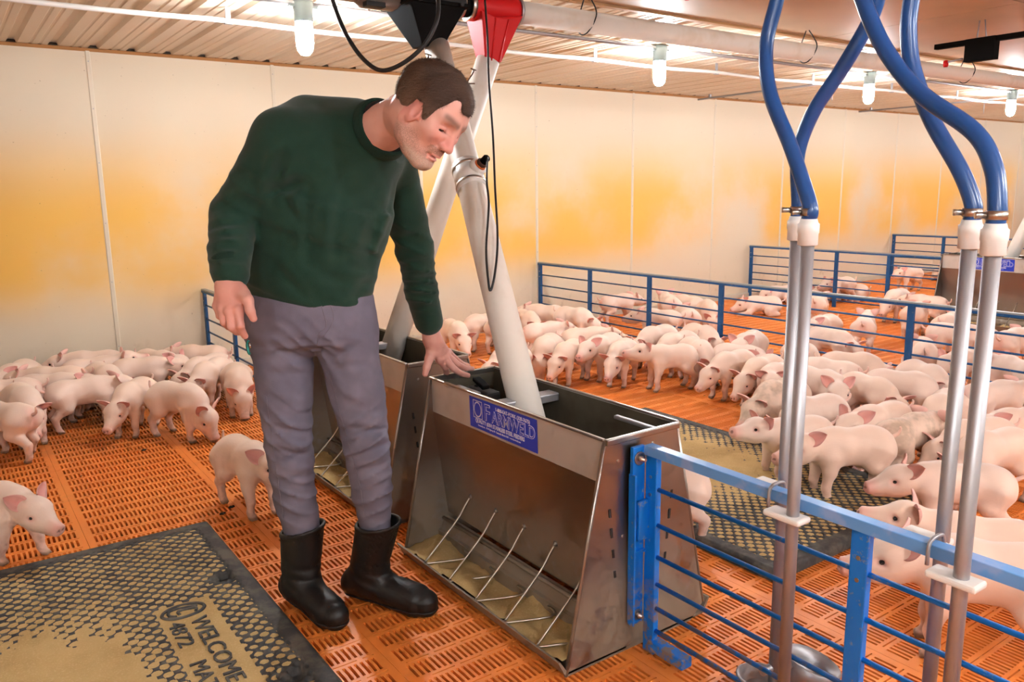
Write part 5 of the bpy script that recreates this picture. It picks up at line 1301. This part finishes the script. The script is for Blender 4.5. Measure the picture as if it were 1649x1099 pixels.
# ---- rubber boots
def boot(name, gnd, toe, top_c, topn, label=None):
    g, t, c = A(*gnd), A(*toe), A(*top_c)
    fd = (t - g); fd[2] = 0; fd /= np.linalg.norm(fd); sd_ = np.cross(A(0, 0, 1), fd)
    heel = g - fd * 0.055; ball = t - fd * 0.075
    ank = g + A(0, 0, 0.105)
    def outer(P, e=0.0):
        q = P - g; x = q @ fd; y = q @ sd_; z = P[:, 2]
        sh = chain(P, [ank, ank * 0.5 + c * 0.5, c + (c - ank) * 0.25], (0.057 + e, 0.063 + e, 0.068 + e))
        ft = chain(P, [heel + A(0, 0, 0.056), g + fd * 0.06 + A(0, 0, 0.058), ball + A(0, 0, 0.042), t - fd * 0.042 + A(0, 0, 0.040)], (0.044 + e, 0.049 + e, 0.050 + e, 0.040 + e))
        d = smin(sh, ft, 0.045)
        return d, x, y, z
    axn = (c - ank) / np.linalg.norm(c - ank)
    cut = A(*topn); cut /= np.linalg.norm(cut)
    def fn(P):
        d, x, y, z = outer(P)
        d += ripple(P, ank + fd * 0.045 + A(0, 0, 0.01), (fd[0] * 0.4, fd[1] * 0.4, 0.9), 0.035, 0.0022, 0.06)
        ib = ((P - ank) @ axn)
        d -= 0.0016 * (np.abs(ib - 0.035) < 0.012) * (z > 0.05)
        inner = chain(P, [ank + axn * 0.05, c + (c - ank) * 0.3], (0.052, 0.063))
        d = smax(d, -inner, 0.003)
        d = smax(d, (P - c) @ cut, 0.004)
        rim = np.abs((P - c) @ cut + 0.008) - 0.006
        ring = smax(outer(P)[0] - 0.0035, rim, 0.003); ring = smax(ring, -inner, 0.003)
        d = smin(d, ring, 0.003)
        return smax(d, 0.012 - z, 0.004)
    lo, hi = box_of([heel, t, c, heel + A(0, 0, 0.0)], A(0.10, 0.10, 0.05)); lo[2] = -0.004
    b = man_part(name, fn, lo, hi, 0.0052, M['boot_rubber'], man)
    def sole(P):
        d, x, y, z = outer(P, 0.004)
        d = smax(d, np.abs(z - 0.013) - 0.0125, 0.004)
        tread = 0.004 * (np.sin(x * 2 * PI / 0.022) > 0.2) * (z < 0.006)
        return d + tread + 0.004 * np.exp(-((x - 0.035) / 0.02) ** 2) * (z < 0.008)
    hi2 = hi.copy(); hi2[2] = 0.045
    man_part('sole', sole, lo, hi2, 0.004, M['boot_rubber'], b).location = (0, 0, 0)
    return b
boot('boot', (0.800, 2.300, 0), (0.842, 2.075, 0), (0.808, 2.278, 0.276), (-0.15, 0.15, 1.0))
boot('boot', (0.985, 2.205, 0), (1.108, 1.985, 0), (0.997, 2.136, 0.292), (-0.08, 0.05, 1.0))

# ---- sweatshirt
S0, S1, S2, S3, S4 = (0.860, 2.238, 0.960), (0.866, 2.240, 1.065), (0.898, 2.192, 1.227), (0.939, 2.160, 1.373), (0.986, 2.108, 1.452)
LC = 0.80 * RT - 0.22 * UP + 0.55 * FW
LM = 0.92 * RT - 0.10 * UP + 0.30 * FW
SR, ER, FR, WR = (0.776, 2.137, 1.422), (0.669, 2.256, 1.233), (0.626, 2.178, 1.143), (0.604, 2.112, 1.085)
SL, EL, FL, WL = (1.138, 2.219, 1.373), (1.237, 2.286, 1.104), (1.294, 2.349, 0.961), (1.342, 2.395, 0.847)
NECK0, NECK1 = (1.017, 2.072, 1.447), (1.042, 1.941, 1.494)
def sweat_core(P, e=0.0):
    d = etube(P, [S0, S1, S2, S3, S4], [LATP, LATP, LM, LC, LC], [0.164 + e, 0.188 + e, 0.188 + e, 0.176 + e, 0.085 + e], [0.116 + e, 0.138 + e, 0.140 + e, 0.118 + e, 0.070 + e])
    sh = chain(P, [SR, S4, SL], (0.066 + e, 0.072 + e, 0.064 + e))
    d = smin(d, sh, 0.05)
    return smin(d, chain(P, [(0.784, 2.158, 1.430), (0.874, 2.211, 1.476), (0.999, 2.167, 1.477)], (0.070 + e, 0.078 + e, 0.066 + e)), 0.05)
def sweat(P):
    d = sweat_core(P)
    ar = chain(P, [SR, ER, FR, WR], (0.078, 0.068, 0.060, 0.050), 0.015)
    al = chain(P, [SL, EL, FL, WL], (0.074, 0.061, 0.055, 0.047), 0.015)
    ar += ripple(P, (0.590, 2.118, 1.151), (0.1, -0.1, 1.0), 0.060, 0.0050, 0.075, bend=1.4, sharp=True) + ripple(P, (0.651, 2.150, 1.259), (0.6, -0.4, 0.6), 0.10, 0.007, 0.09, bend=1.3, sharp=True)
    al += ripple(P, (1.260, 2.275, 0.967), (0.2, 0.1, 1.0), 0.064, 0.0085, 0.09, bend=1.4, sharp=True) + ripple(P, (1.187, 2.240, 1.132), (0.5, -0.3, 0.7), 0.10, 0.007, 0.09, bend=1.3, sharp=True)
    ar = ar + folds(P, [((0.601, 2.220, 1.247), (0.686, 2.167, 1.278), 0.9), ((0.587, 2.219, 1.198), (0.675, 2.160, 1.213), 1.0), ((0.581, 2.216, 1.166), (0.665, 2.158, 1.178), 0.8), ((0.581, 2.206, 1.127), (0.658, 2.155, 1.142), 0.5), ((0.662, 2.195, 1.324), (0.719, 2.162, 1.355), 0.6)], (0.634, 2.206, 1.177), 0.009, 0.006)
    al = al + folds(P, [((1.218, 2.363, 1.109), (1.311, 2.305, 1.143), 0.9), ((1.223, 2.344, 1.045), (1.311, 2.286, 1.063), 1.0), ((1.227, 2.330, 0.993), (1.311, 2.273, 1.007), 1.1), ((1.234, 2.313, 0.941), (1.308, 2.263, 0.956), 1.1), ((1.232, 2.380, 1.224), (1.321, 2.330, 1.283), 0.6)], (1.259, 2.318, 1.044), 0.010, 0.006)
    d = smax(d, -((P - A(*S0)) @ UP) - 0.006, 0.006)
    d = smin(d, ar, 0.025); d = smin(d, al, 0.028)
    # pull folds from the armpits, hanging drapes, bunching above the waistband
    d += crease(P, (0.709, 2.045, 1.305), (0.780, 2.048, 1.321), 0.012, 0.011)
    d += crease(P, (0.742, 2.025, 1.374), (0.709, 2.045, 1.305), 0.012, 0.009)
    d += crease(P, (0.801, 2.059, 1.321), (0.761, 2.078, 1.176), 0.020, 0.005) + crease(P, (0.892, 2.004, 1.255), (0.880, 2.065, 1.053), 0.022, 0.004)
    d += crease(P, (1.080, 2.081, 1.302), (0.995, 2.089, 1.078), 0.020, 0.006) + crease(P, (1.003, 2.036, 1.303), (0.932, 2.057, 1.067), 0.022, 0.004)
    d += ripple(P, (0.757, 2.050, 1.258), (0.75, -0.4, -0.5), 0.12, 0.0026, 0.12, bend=1.6, sharp=True)
    d += ripple(P, (0.988, 2.053, 1.116), (0.7, -0.3, 0.7), 0.11, 0.0045, 0.09, bend=1.6, sharp=True)
    d += ripple(P, (0.889, 1.992, 1.303), (0.9, -0.5, 0.2), 0.16, 0.004, 0.20, ph=1.0)
    d += ripple(P, (0.865, 2.056, 1.021), (0.55, -0.35, 0.7), 0.075, 0.0035, 0.12, bend=1.8)
    d += ripple(P, (0.971, 2.066, 1.011), (0.3, -0.1, 1.0), 0.045, 0.0045, 0.08, bend=1.5)
    d += folds(P, [((0.712, 2.103, 1.298), (0.803, 2.046, 1.330), 1.3), ((0.715, 2.102, 1.298), (0.766, 2.087, 1.393), 1.2), ((0.733, 2.088, 1.293), (0.762, 2.048, 1.210), 0.8), ((0.790, 2.050, 1.305), (0.754, 2.027, 1.098), 0.55), ((0.933, 2.090, 1.320), (0.869, 2.076, 1.070), 0.5), ((1.047, 1.998, 1.272), (0.963, 2.014, 1.085), 0.9), ((0.997, 2.028, 1.252), (0.915, 2.041, 1.053), 0.55), ((0.963, 2.014, 1.085), (0.895, 2.044, 1.006), 0.6), ((0.682, 2.082, 1.115), (0.737, 2.021, 1.019), 0.5)], (0.922, 2.203, 1.235), 0.013, 0.012)
    d += 0.003 * wob(P, 16, 31) + 0.0015 * wob(P, 45, 32)
    # neck opening
    ax = A(*NECK1) - A(*NECK0)
    d = smax(d, -rcone(P, A(*NECK0) - 0.1 * ax, A(*NECK0) + 2 * ax, 0.066, 0.080), 0.012)
    return d
lo, hi = box_of([S0, SR, SL, WR, WL, S4, ER, EL], A(0.16, 0.16, 0.13))
sw = man_part('sweatshirt', sweat, lo, hi, 0.0072, M['sweater_green'], man)
def hem(P):
    d = sweat_core(P, 0.001)
    d2 = etube(P, [(0.863, 2.242, 0.985), (0.859, 2.239, 0.931)], [LATP, LATP], [0.176, 0.168], [0.130, 0.120])
    z = (P - A(*S0)) @ UP
    return smax(d2, np.abs(z - 0.000) - 0.017, 0.007) + 0.0012 * wob(P, 40, 3)
lo, hi = box_of([S0], A(0.22, 0.22, 0.06))
man_part('waistband', hem, lo, hi, 0.006, M['sweater_rib'], sw)
for a, b, r0, r1 in (((0.608, 2.134, 1.110), (0.600, 2.104, 1.068), 0.046, 0.039), ((1.329, 2.387, 0.882), (1.352, 2.406, 0.818), 0.044, 0.038)):
    av, bv = A(*a), A(*b)
    def cuff(P):
        d = rcone(P, av, bv, r0, r1); t = (bv - av) / np.linalg.norm(bv - av)
        d = smax(d, (P - bv) @ t, 0.006); d = smax(d, -((P - av) @ t) - 0.012, 0.006)
        return smax(d, -(rcone(P, av, bv + t * 0.05, r0 - 0.012, r1 - 0.010)), 0.003) + 0.0008 * wob(P, 120, 5)
    lo, hi = box_of([a, b], 0.065)
    man_part('cuff', cuff, lo, hi, 0.0045, M['sweater_rib'], sw)
nx_ = (A(*NECK1) - A(*NECK0)); nx_ /= np.linalg.norm(nx_)
def collar_fn(c, r0, hw, th):
    c = A(*c)
    def fn(P):
        q = P - c; t = q @ nx_; rad = np.linalg.norm(q - t[:, None] * nx_, axis=1)
        return np.hypot(np.maximum(np.abs(t) - hw, 0), rad - (r0 - 0.25 * t)) - th
    return fn, c
fn, c = collar_fn((1.022, 2.040, 1.457), 0.080, 0.010, 0.006)
man_part('collar', fn, c - 0.12, c + 0.12, 0.004, M['sweater_rib'], sw)
fn, c = collar_fn((1.025, 2.026, 1.463), 0.067, 0.016, 0.0045)
man_part('undershirt', fn, c - 0.12, c + 0.12, 0.0035, M['undershirt'], man)

# ---- head (own frame: x to the front, y to his left, z up)
fc = 0.641 * RT - 0.707 * UP - 0.299 * FW; uc = 0.641 * RT + 0.707 * UP - 0.299 * FW; lc = np.cross(uc, fc)
fc, uc, lc = [q / np.linalg.norm(q) for q in (fc, uc, lc)]
HC = A(*(1.044, 1.837, 1.485)); HS = 1.0
to_world = lambda v: HC + HS * (v[:, :1] * fc + v[:, 1:2] * lc + v[:, 2:3] * uc)
w2h = lambda p: np.array([(A(*p) - HC) @ fc, (A(*p) - HC) @ lc, (A(*p) - HC) @ uc]) / HS
n0, n1 = w2h((1.001, 2.070, 1.440)), w2h((1.030, 1.934, 1.480))
def cranium(P, e=0.0):
    d = ell(P, (-0.004, 0, 0.038), (0.100 + e, 0.077 + e, 0.080 + e))
    return smin(d, ell(P, (0.030, 0, 0.030), (0.066 + e, 0.066 + e, 0.074 + e)), 0.03)
def head(P):
    d = cranium(P)
    d = smin(d, ell(P, (0.040, 0, -0.035), (0.058, 0.057, 0.080)), 0.035)
    S = P.copy(); S[:, 1] = np.abs(S[:, 1])
    d = smin(d, chain(S, [(0.002, 0.054, -0.035), (0.018, 0.050, -0.072), (0.074, 0.014, -0.098)], (0.022, 0.020, 0.018)), 0.03)
    d = smin(d, ell(P, (0.080, 0, -0.095), (0.022, 0.024, 0.020)), 0.02)
    d = smin(d, rcone(S, (0.090, 0.012, 0.029), (0.077, 0.047, 0.030), 0.014, 0.013), 0.014)
    d = smin(d, ell(S, (0.068, 0.044, -0.014), (0.022, 0.020, 0.018)), 0.03)
    d = smax(d, -ell(S, (0.101, 0.031, 0.010), (0.013, 0.017, 0.011)), 0.014)
    d = smin(d, ell(S, (0.080, 0.031, 0.007), (0.013, 0.015, 0.0125)), 0.006)
    d += 0.003 * np.exp(-((S[:, 0] - 0.092) / 0.01) ** 2 - ((S[:, 1] - 0.031) / 0.016) ** 2 - ((S[:, 2] - 0.001) / 0.0022) ** 2)
    d = smax(d, -ell(S, (0.088, 0.031, -0.0005), (0.018, 0.0145, 0.0021)), 0.0012)
    d += 0.0022 * np.exp(-((S[:, 2] - 0.0125 + 6 * (S[:, 1] - 0.031) ** 2) / 0.0020) ** 2 - ((S[:, 1] - 0.031) / 0.014) ** 2) * (P[:, 0] > 0.07)
    d = smin(d, chain(P, [(0.094, 0, 0.022), (0.107, 0, -0.005), (0.118, 0, -0.027)], (0.0095, 0.0105, 0.0110)), 0.014)
    d = smin(d, ell(S, (0.108, 0.0125, -0.031), (0.011, 0.0075, 0.008)), 0.008)
    d = smax(d, -ell(S, (0.111, 0.0075, -0.040), (0.006, 0.0035, 0.004)), 0.003)
    d = smin(d, ell(P, (0.092, 0, -0.052), (0.016, 0.026, 0.016)), 0.012)
    d = smin(d, ell(P, (0.100, 0, -0.061), (0.009, 0.021, 0.0055)), 0.004)
    d = smin(d, ell(P, (0.097, 0, -0.073), (0.009, 0.018, 0.006)), 0.004)
    d += 0.0035 * np.exp(-((P[:, 2] + 0.0667) / 0.0020) ** 2) * (P[:, 0] > 0.075) * (np.abs(P[:, 1]) < 0.026)
    d += 0.002 * np.exp(-(rcone(S, (0.095, 0.020, -0.035), (0.078, 0.036, -0.066), 0, 0) / 0.004) ** 2)
    # ears
    er = ell(S, (0.024, 0.075, -0.006), (0.0195, 0.0075, 0.0315), np.array([[0.96, 0.2, -0.18], [-0.2, 0.97, 0.1], [0.19, -0.06, 0.97]]))
    er = smax(er, -ell(S, (0.028, 0.082, -0.001), (0.0115, 0.0075, 0.0175)), 0.005)
    er = smin(er, ell(S, (0.039, 0.074, -0.010), (0.006, 0.005, 0.008)), 0.004)
    d = smin(d, er, 0.006)
    nk = chain(P, [n0, n1, (-0.024, 0, -0.040)], (0.066, 0.060, 0.062))
    d = smin(d, nk, 0.03)
    d += 0.0025 * np.exp(-(rcone(P, n1 + (0.03, -0.05, 0.0), n0 + (0.05, -0.045, -0.01), 0, 0) / 0.008) ** 2) * -1
    return d + 0.0006 * wob(P, 150, 9)
lo = np.minimum(A(-0.14, -0.11, -0.145), np.array(n0) - 0.05); hi = np.maximum(A(0.15, 0.11, 0.145), np.array(n0) + 0.05)
hv, hf = surface_net(head, lo, hi, 0.0031)
x, y, z = hv.T
sa = np.abs(y)
beard = np.clip((-0.030 - z - 0.25 * (0.03 - np.minimum(x, 0.05))) / 0.022, 0, 1) * np.clip((x + 0.012) / 0.02, 0, 1) * np.clip((0.135 + z) / 0.01, 0, 1)
face_gap = np.exp(-((x - 0.075) / 0.022) ** 2 - ((sa - 0.040) / 0.020) ** 2 - ((z + 0.040) / 0.024) ** 2)
lips = ((x > 0.090) & (sa < 0.022) & (z < -0.056) & (z > -0.079))
stub = np.clip(beard - 1.1 * face_gap, 0, 1) * 0.75 * (~lips)
stub = np.where((z < -0.042) & (z > -0.057) & (x > 0.084) & (sa < 0.034), np.maximum(stub, 0.85), stub)
grey = np.clip(stub * 1.1, 0, 1) * np.clip((-0.074 - z) / 0.014, 0, 1) * np.clip((x - 0.035) / 0.02, 0, 1) * 1.0
red = np.clip(np.exp(-((x - 0.115) / 0.02) ** 2 - (z + 0.02) ** 2 / 0.0006) + 0.8 * (sa > 0.071) * (np.abs(z + 0.01) < 0.04) * (x < 0.052) * (x > -0.01) + 0.5 * np.exp(-((x - 0.075) ** 2 + (sa - 0.045) ** 2 + (z + 0.012) ** 2) / 0.0009), 0, 1)
brow = np.exp(-(rcone(np.stack([x, sa, z], 1), A(0.105, 0.012, 0.031), A(0.090, 0.052, 0.038), 0, 0) / 0.0085) ** 2)
lash = np.exp(-(np.abs(z - 0.000) / 0.0018) ** 2 - ((sa - 0.031) / 0.013) ** 2) * (x > 0.08)
hat = {'brow': np.clip(1.1 * brow, 0, 1), 'beard': np.clip(stub, 0, 1), 'grey': grey, 'red': np.maximum(red, 0.7 * lips), 'dark': np.clip(0.75 * lash + 0.8 * ((np.hypot(x - 0.112, z + 0.040) < 0.006) & (sa < 0.012) & (sa > 0.003)), 0, 1)}
HEADV = to_world(hv)

def hair_fn(P):
    n = 0.0016 * wob(P, 170, 13) + 0.0014 * wob(P, 90, 14)
    d = cranium(P, 0.0) - np.interp(P[:, 0], [-0.10, 0.03, 0.09], [0.0095, 0.0095, 0.0045]) + n
    g = np.interp(P[:, 0], [-0.12, -0.065, -0.030, -0.004, 0.008, 0.032, 0.042, 0.047, 0.057, 0.062, 0.070, 0.080, 0.092, 0.12], [-0.054, -0.050, -0.040, -0.016, 0.020, 0.028, 0.010, -0.010, -0.010, 0.026, 0.048, 0.074, 0.064, 0.062])
    g = g + np.where((P[:, 0] > 0.05), 0.018 * np.exp(-((np.abs(P[:, 1]) - 0.045) / 0.014) ** 2), 0)
    keep = (g - P[:, 2]) * 0.75 + n * 1.5
    return smax(d, keep, 0.007)
gv, gf = surface_net(hair_fn, (-0.13, -0.105, -0.08), (0.13, 0.105, 0.15), 0.0032)
me = np_mesh('hair', to_world(gv) - MO, gf)
float_attr(me, 'grey', np.clip((0.05 - gv[:, 2]) / 0.06, 0, 1) * (gv[:, 0] > -0.06) * 0.8)
hr = link('hair', me, M['hair'], man)
rs = np.random.RandomState(7)
pick = rs.choice(len(gv), 9000); base = gv[pick]
grad = np.stack([(hair_fn(base + e) - hair_fn(base - e)) / 0.004 for e in np.eye(3) * 0.002], 1)
grad /= np.linalg.norm(grad, axis=1)[:, None] + 1e-9
flow = np.array([0.75, 0, -0.35]) + np.stack([np.zeros(len(base)), base[:, 1] * 5, np.where(np.abs(base[:, 1]) > 0.055, -0.5, 0.0)], 1) + rs.normal(size=(len(base), 3)) * 0.35
tang = flow - (flow * grad).sum(1)[:, None] * grad; tang /= np.linalg.norm(tang, axis=1)[:, None]
ln = (0.006 + 0.006 * rs.rand(len(base)))[:, None]; sdv = np.cross(tang, grad) * 0.0006
root = base - grad * 0.002
tip = base + tang * ln + grad * ln * 0.42
vv = np.stack([root - sdv, root + sdv, tip], 1).reshape(-1, 3)
tag(link('hair_strands', np_mesh('hair_strands', to_world(vv) - MO, np.arange(len(vv)).reshape(-1, 3)), M['hair'], hr), kind='stuff')
float_attr(hr.children[0].data, 'grey', np.repeat(np.clip((0.05 - base[:, 2]) / 0.06, 0, 1) * (base[:, 0] > -0.06) * 0.8, 3))
for s in (-1, 1):
    ce = to_world(np.array([[0.0795, 0.031 * s, 0.004]]))[0]
    MB().lathe(ce - MO, [(0.0005, -0.0128), (0.009, -0.0090), (0.0128, 0), (0.009, 0.0090), (0.0005, 0.0128)], 12, tuple(fc), False, False).build('eye', M['pig_eye'], man)

# ---- hands
def hand(wrist, palm, fingers, thumb, R0, extra=None):
    """fingers: list of polylines in world space with radii"""
    def fn(P):
        d = None
        for (a, b, ra, rb) in palm:
            e = rcone(P, a, b, ra, rb); d = e if d is None else smin(d, e, 0.014)
        d = smin(d, chain(P, wrist[0], wrist[1]), 0.018)
        for pts, rr in fingers:
            d = smin(d, chain(P, pts, rr, 0.002), 0.0035)
            k = A(*pts[0]); d = smin(d, np.linalg.norm(P - k, axis=1) - rr[0] * 1.06, 0.007)
        d = smin(d, chain(P, thumb[0], thumb[1], 0.004), 0.010)
        return d + 0.0005 * wob(P, 260, 8)
    allp = [p for f in fingers for p in f[0]] + list(thumb[0]) + list(wrist[0])
    lo, hi = box_of(allp, 0.045)
    return surface_net(fn, lo, hi, 0.0026)
# hanging right hand, back of the hand to the front
rw = ([(0.609, 2.143, 1.100), (0.598, 2.106, 1.068), (0.595, 2.093, 1.047)], (0.031, 0.030, 0.028))
rp = [((0.594, 2.096, 1.053), (0.597, 2.047, 1.000), 0.024, 0.0145), ((0.592, 2.097, 1.053), (0.580, 2.059, 0.999), 0.026, 0.0150), ((0.589, 2.102, 1.053), (0.569, 2.080, 1.001), 0.024, 0.0140), ((0.586, 2.110, 1.049), (0.563, 2.102, 1.009), 0.020, 0.0130), ((0.599, 2.089, 1.053), (0.612, 2.050, 1.030), 0.022, 0.016)]
rf = [([(0.596, 2.041, 0.998), (0.594, 2.028, 0.962), (0.602, 2.043, 0.943), (0.610, 2.050, 0.929)], (0.0125, 0.0110, 0.0098, 0.0084)),
      ([(0.578, 2.053, 0.995), (0.576, 2.041, 0.957), (0.591, 2.057, 0.942), (0.603, 2.069, 0.937)], (0.0125, 0.0110, 0.0098, 0.0084)),
      ([(0.566, 2.075, 0.999), (0.566, 2.068, 0.967), (0.581, 2.085, 0.952), (0.593, 2.094, 0.950)], (0.0118, 0.0102, 0.0092, 0.0080)),
      ([(0.561, 2.099, 1.006), (0.563, 2.096, 0.980), (0.575, 2.111, 0.968), (0.587, 2.118, 0.966)], (0.0105, 0.0090, 0.0082, 0.0072))]
rt_ = ([(0.611, 2.066, 1.045), (0.616, 2.021, 1.024), (0.615, 2.005, 0.999), (0.621, 2.004, 0.979)], (0.020, 0.0145, 0.0122, 0.0094))
h1 = hand(rw, rp, rf, rt_, 0)
# left hand resting on the feeder edge, fingers spread over the adjuster
lw = ([(1.335, 2.391, 0.863), (1.352, 2.406, 0.816), (1.363, 2.407, 0.775)], (0.032, 0.029, 0.0275))
lp = [((1.360, 2.410, 0.782), (1.387, 2.405, 0.708), 0.026, 0.0165), ((1.366, 2.412, 0.781), (1.410, 2.409, 0.713), 0.025, 0.0155), ((1.372, 2.414, 0.780), (1.428, 2.423, 0.720), 0.022, 0.0145), ((1.356, 2.412, 0.775), (1.363, 2.409, 0.731), 0.023, 0.018)]
lf = [([(1.388, 2.403, 0.702), (1.412, 2.410, 0.670), (1.431, 2.435, 0.645), (1.436, 2.446, 0.628)], (0.0140, 0.0118, 0.0105, 0.0090)),
      ([(1.406, 2.404, 0.706), (1.430, 2.378, 0.666), (1.458, 2.378, 0.646), (1.485, 2.376, 0.636)], (0.0138, 0.0118, 0.0105, 0.0088)),
      ([(1.422, 2.413, 0.713), (1.458, 2.397, 0.675), (1.489, 2.397, 0.658), (1.516, 2.395, 0.653)], (0.0130, 0.0112, 0.0100, 0.0084)),
      ([(1.437, 2.429, 0.720), (1.475, 2.432, 0.685), (1.502, 2.439, 0.666), (1.522, 2.436, 0.659)], (0.0118, 0.0098, 0.0088, 0.0076))]
lt = ([(1.363, 2.412, 0.744), (1.345, 2.405, 0.712), (1.332, 2.402, 0.683), (1.325, 2.401, 0.660)], (0.0205, 0.0155, 0.0130, 0.0100))
h2 = hand(lw, lp, lf, lt, 0)
# nails
def nail(p, tip, out, r):
    p, tip, out = A(*p), A(*tip), A(*out)
    ax = (tip - p) / np.linalg.norm(tip - p); out = out - ax * (out @ ax); out /= np.linalg.norm(out)
    return tip - ax * 0.002 + out * (r - 0.0012), ax, np.cross(ax, out), out
# the rest of the body under the clothes, coarse
def under(P):
    d = etube(P, [S0, S1, S2, S3], [LATP, LATP, LM, LC], [0.14, 0.15, 0.15, 0.15], [0.09, 0.10, 0.10, 0.09])
    for pts, rr in (([SR, ER, FR, WR, rw[0][0]], (0.05, 0.04, 0.036, 0.031, 0.030)), ([SL, EL, FL, WL, lw[0][0]], (0.05, 0.04, 0.036, 0.031, 0.031)),
                    ([HR, KR, CR, BR, (0.800, 2.300, 0.09)], (0.075, 0.052, 0.045, 0.042, 0.035)), ([HL, KL, CL, BL, (0.985, 2.205, 0.09)], (0.075, 0.052, 0.045, 0.042, 0.035)), ([SR, S4, SL], (0.05, 0.05, 0.05)), ([S4, (0.988, 2.081, 1.447), NECK1], (0.05, 0.05, 0.05))):
        d = smin(d, chain(P, pts, rr), 0.03)
    return d
lo, hi = box_of([SR, SL, S0, HR, HL, WR, WL, (0.8, 2.3, 0.05), (0.965, 2.205, 0.05)], 0.12)
h3 = surface_net(under, lo, hi, 0.016)
vs = [HEADV, h1[0], h2[0], h3[0]]; fs = []; o = 0
for v, f in zip(vs, (hf, h1[1], h2[1], h3[1])): fs.append(f + o); o += len(v)
me = np_mesh('body', np.concatenate(vs) - MO, np.concatenate(fs))
nrest = o - len(HEADV)
for k in ('beard', 'grey', 'red', 'dark', 'brow'):
    rest = np.zeros(nrest) + (0.45 if k == 'red' else 0)
    float_attr(me, k, np.concatenate([hat[k], rest]))
link('body', me, M['skin'], man)
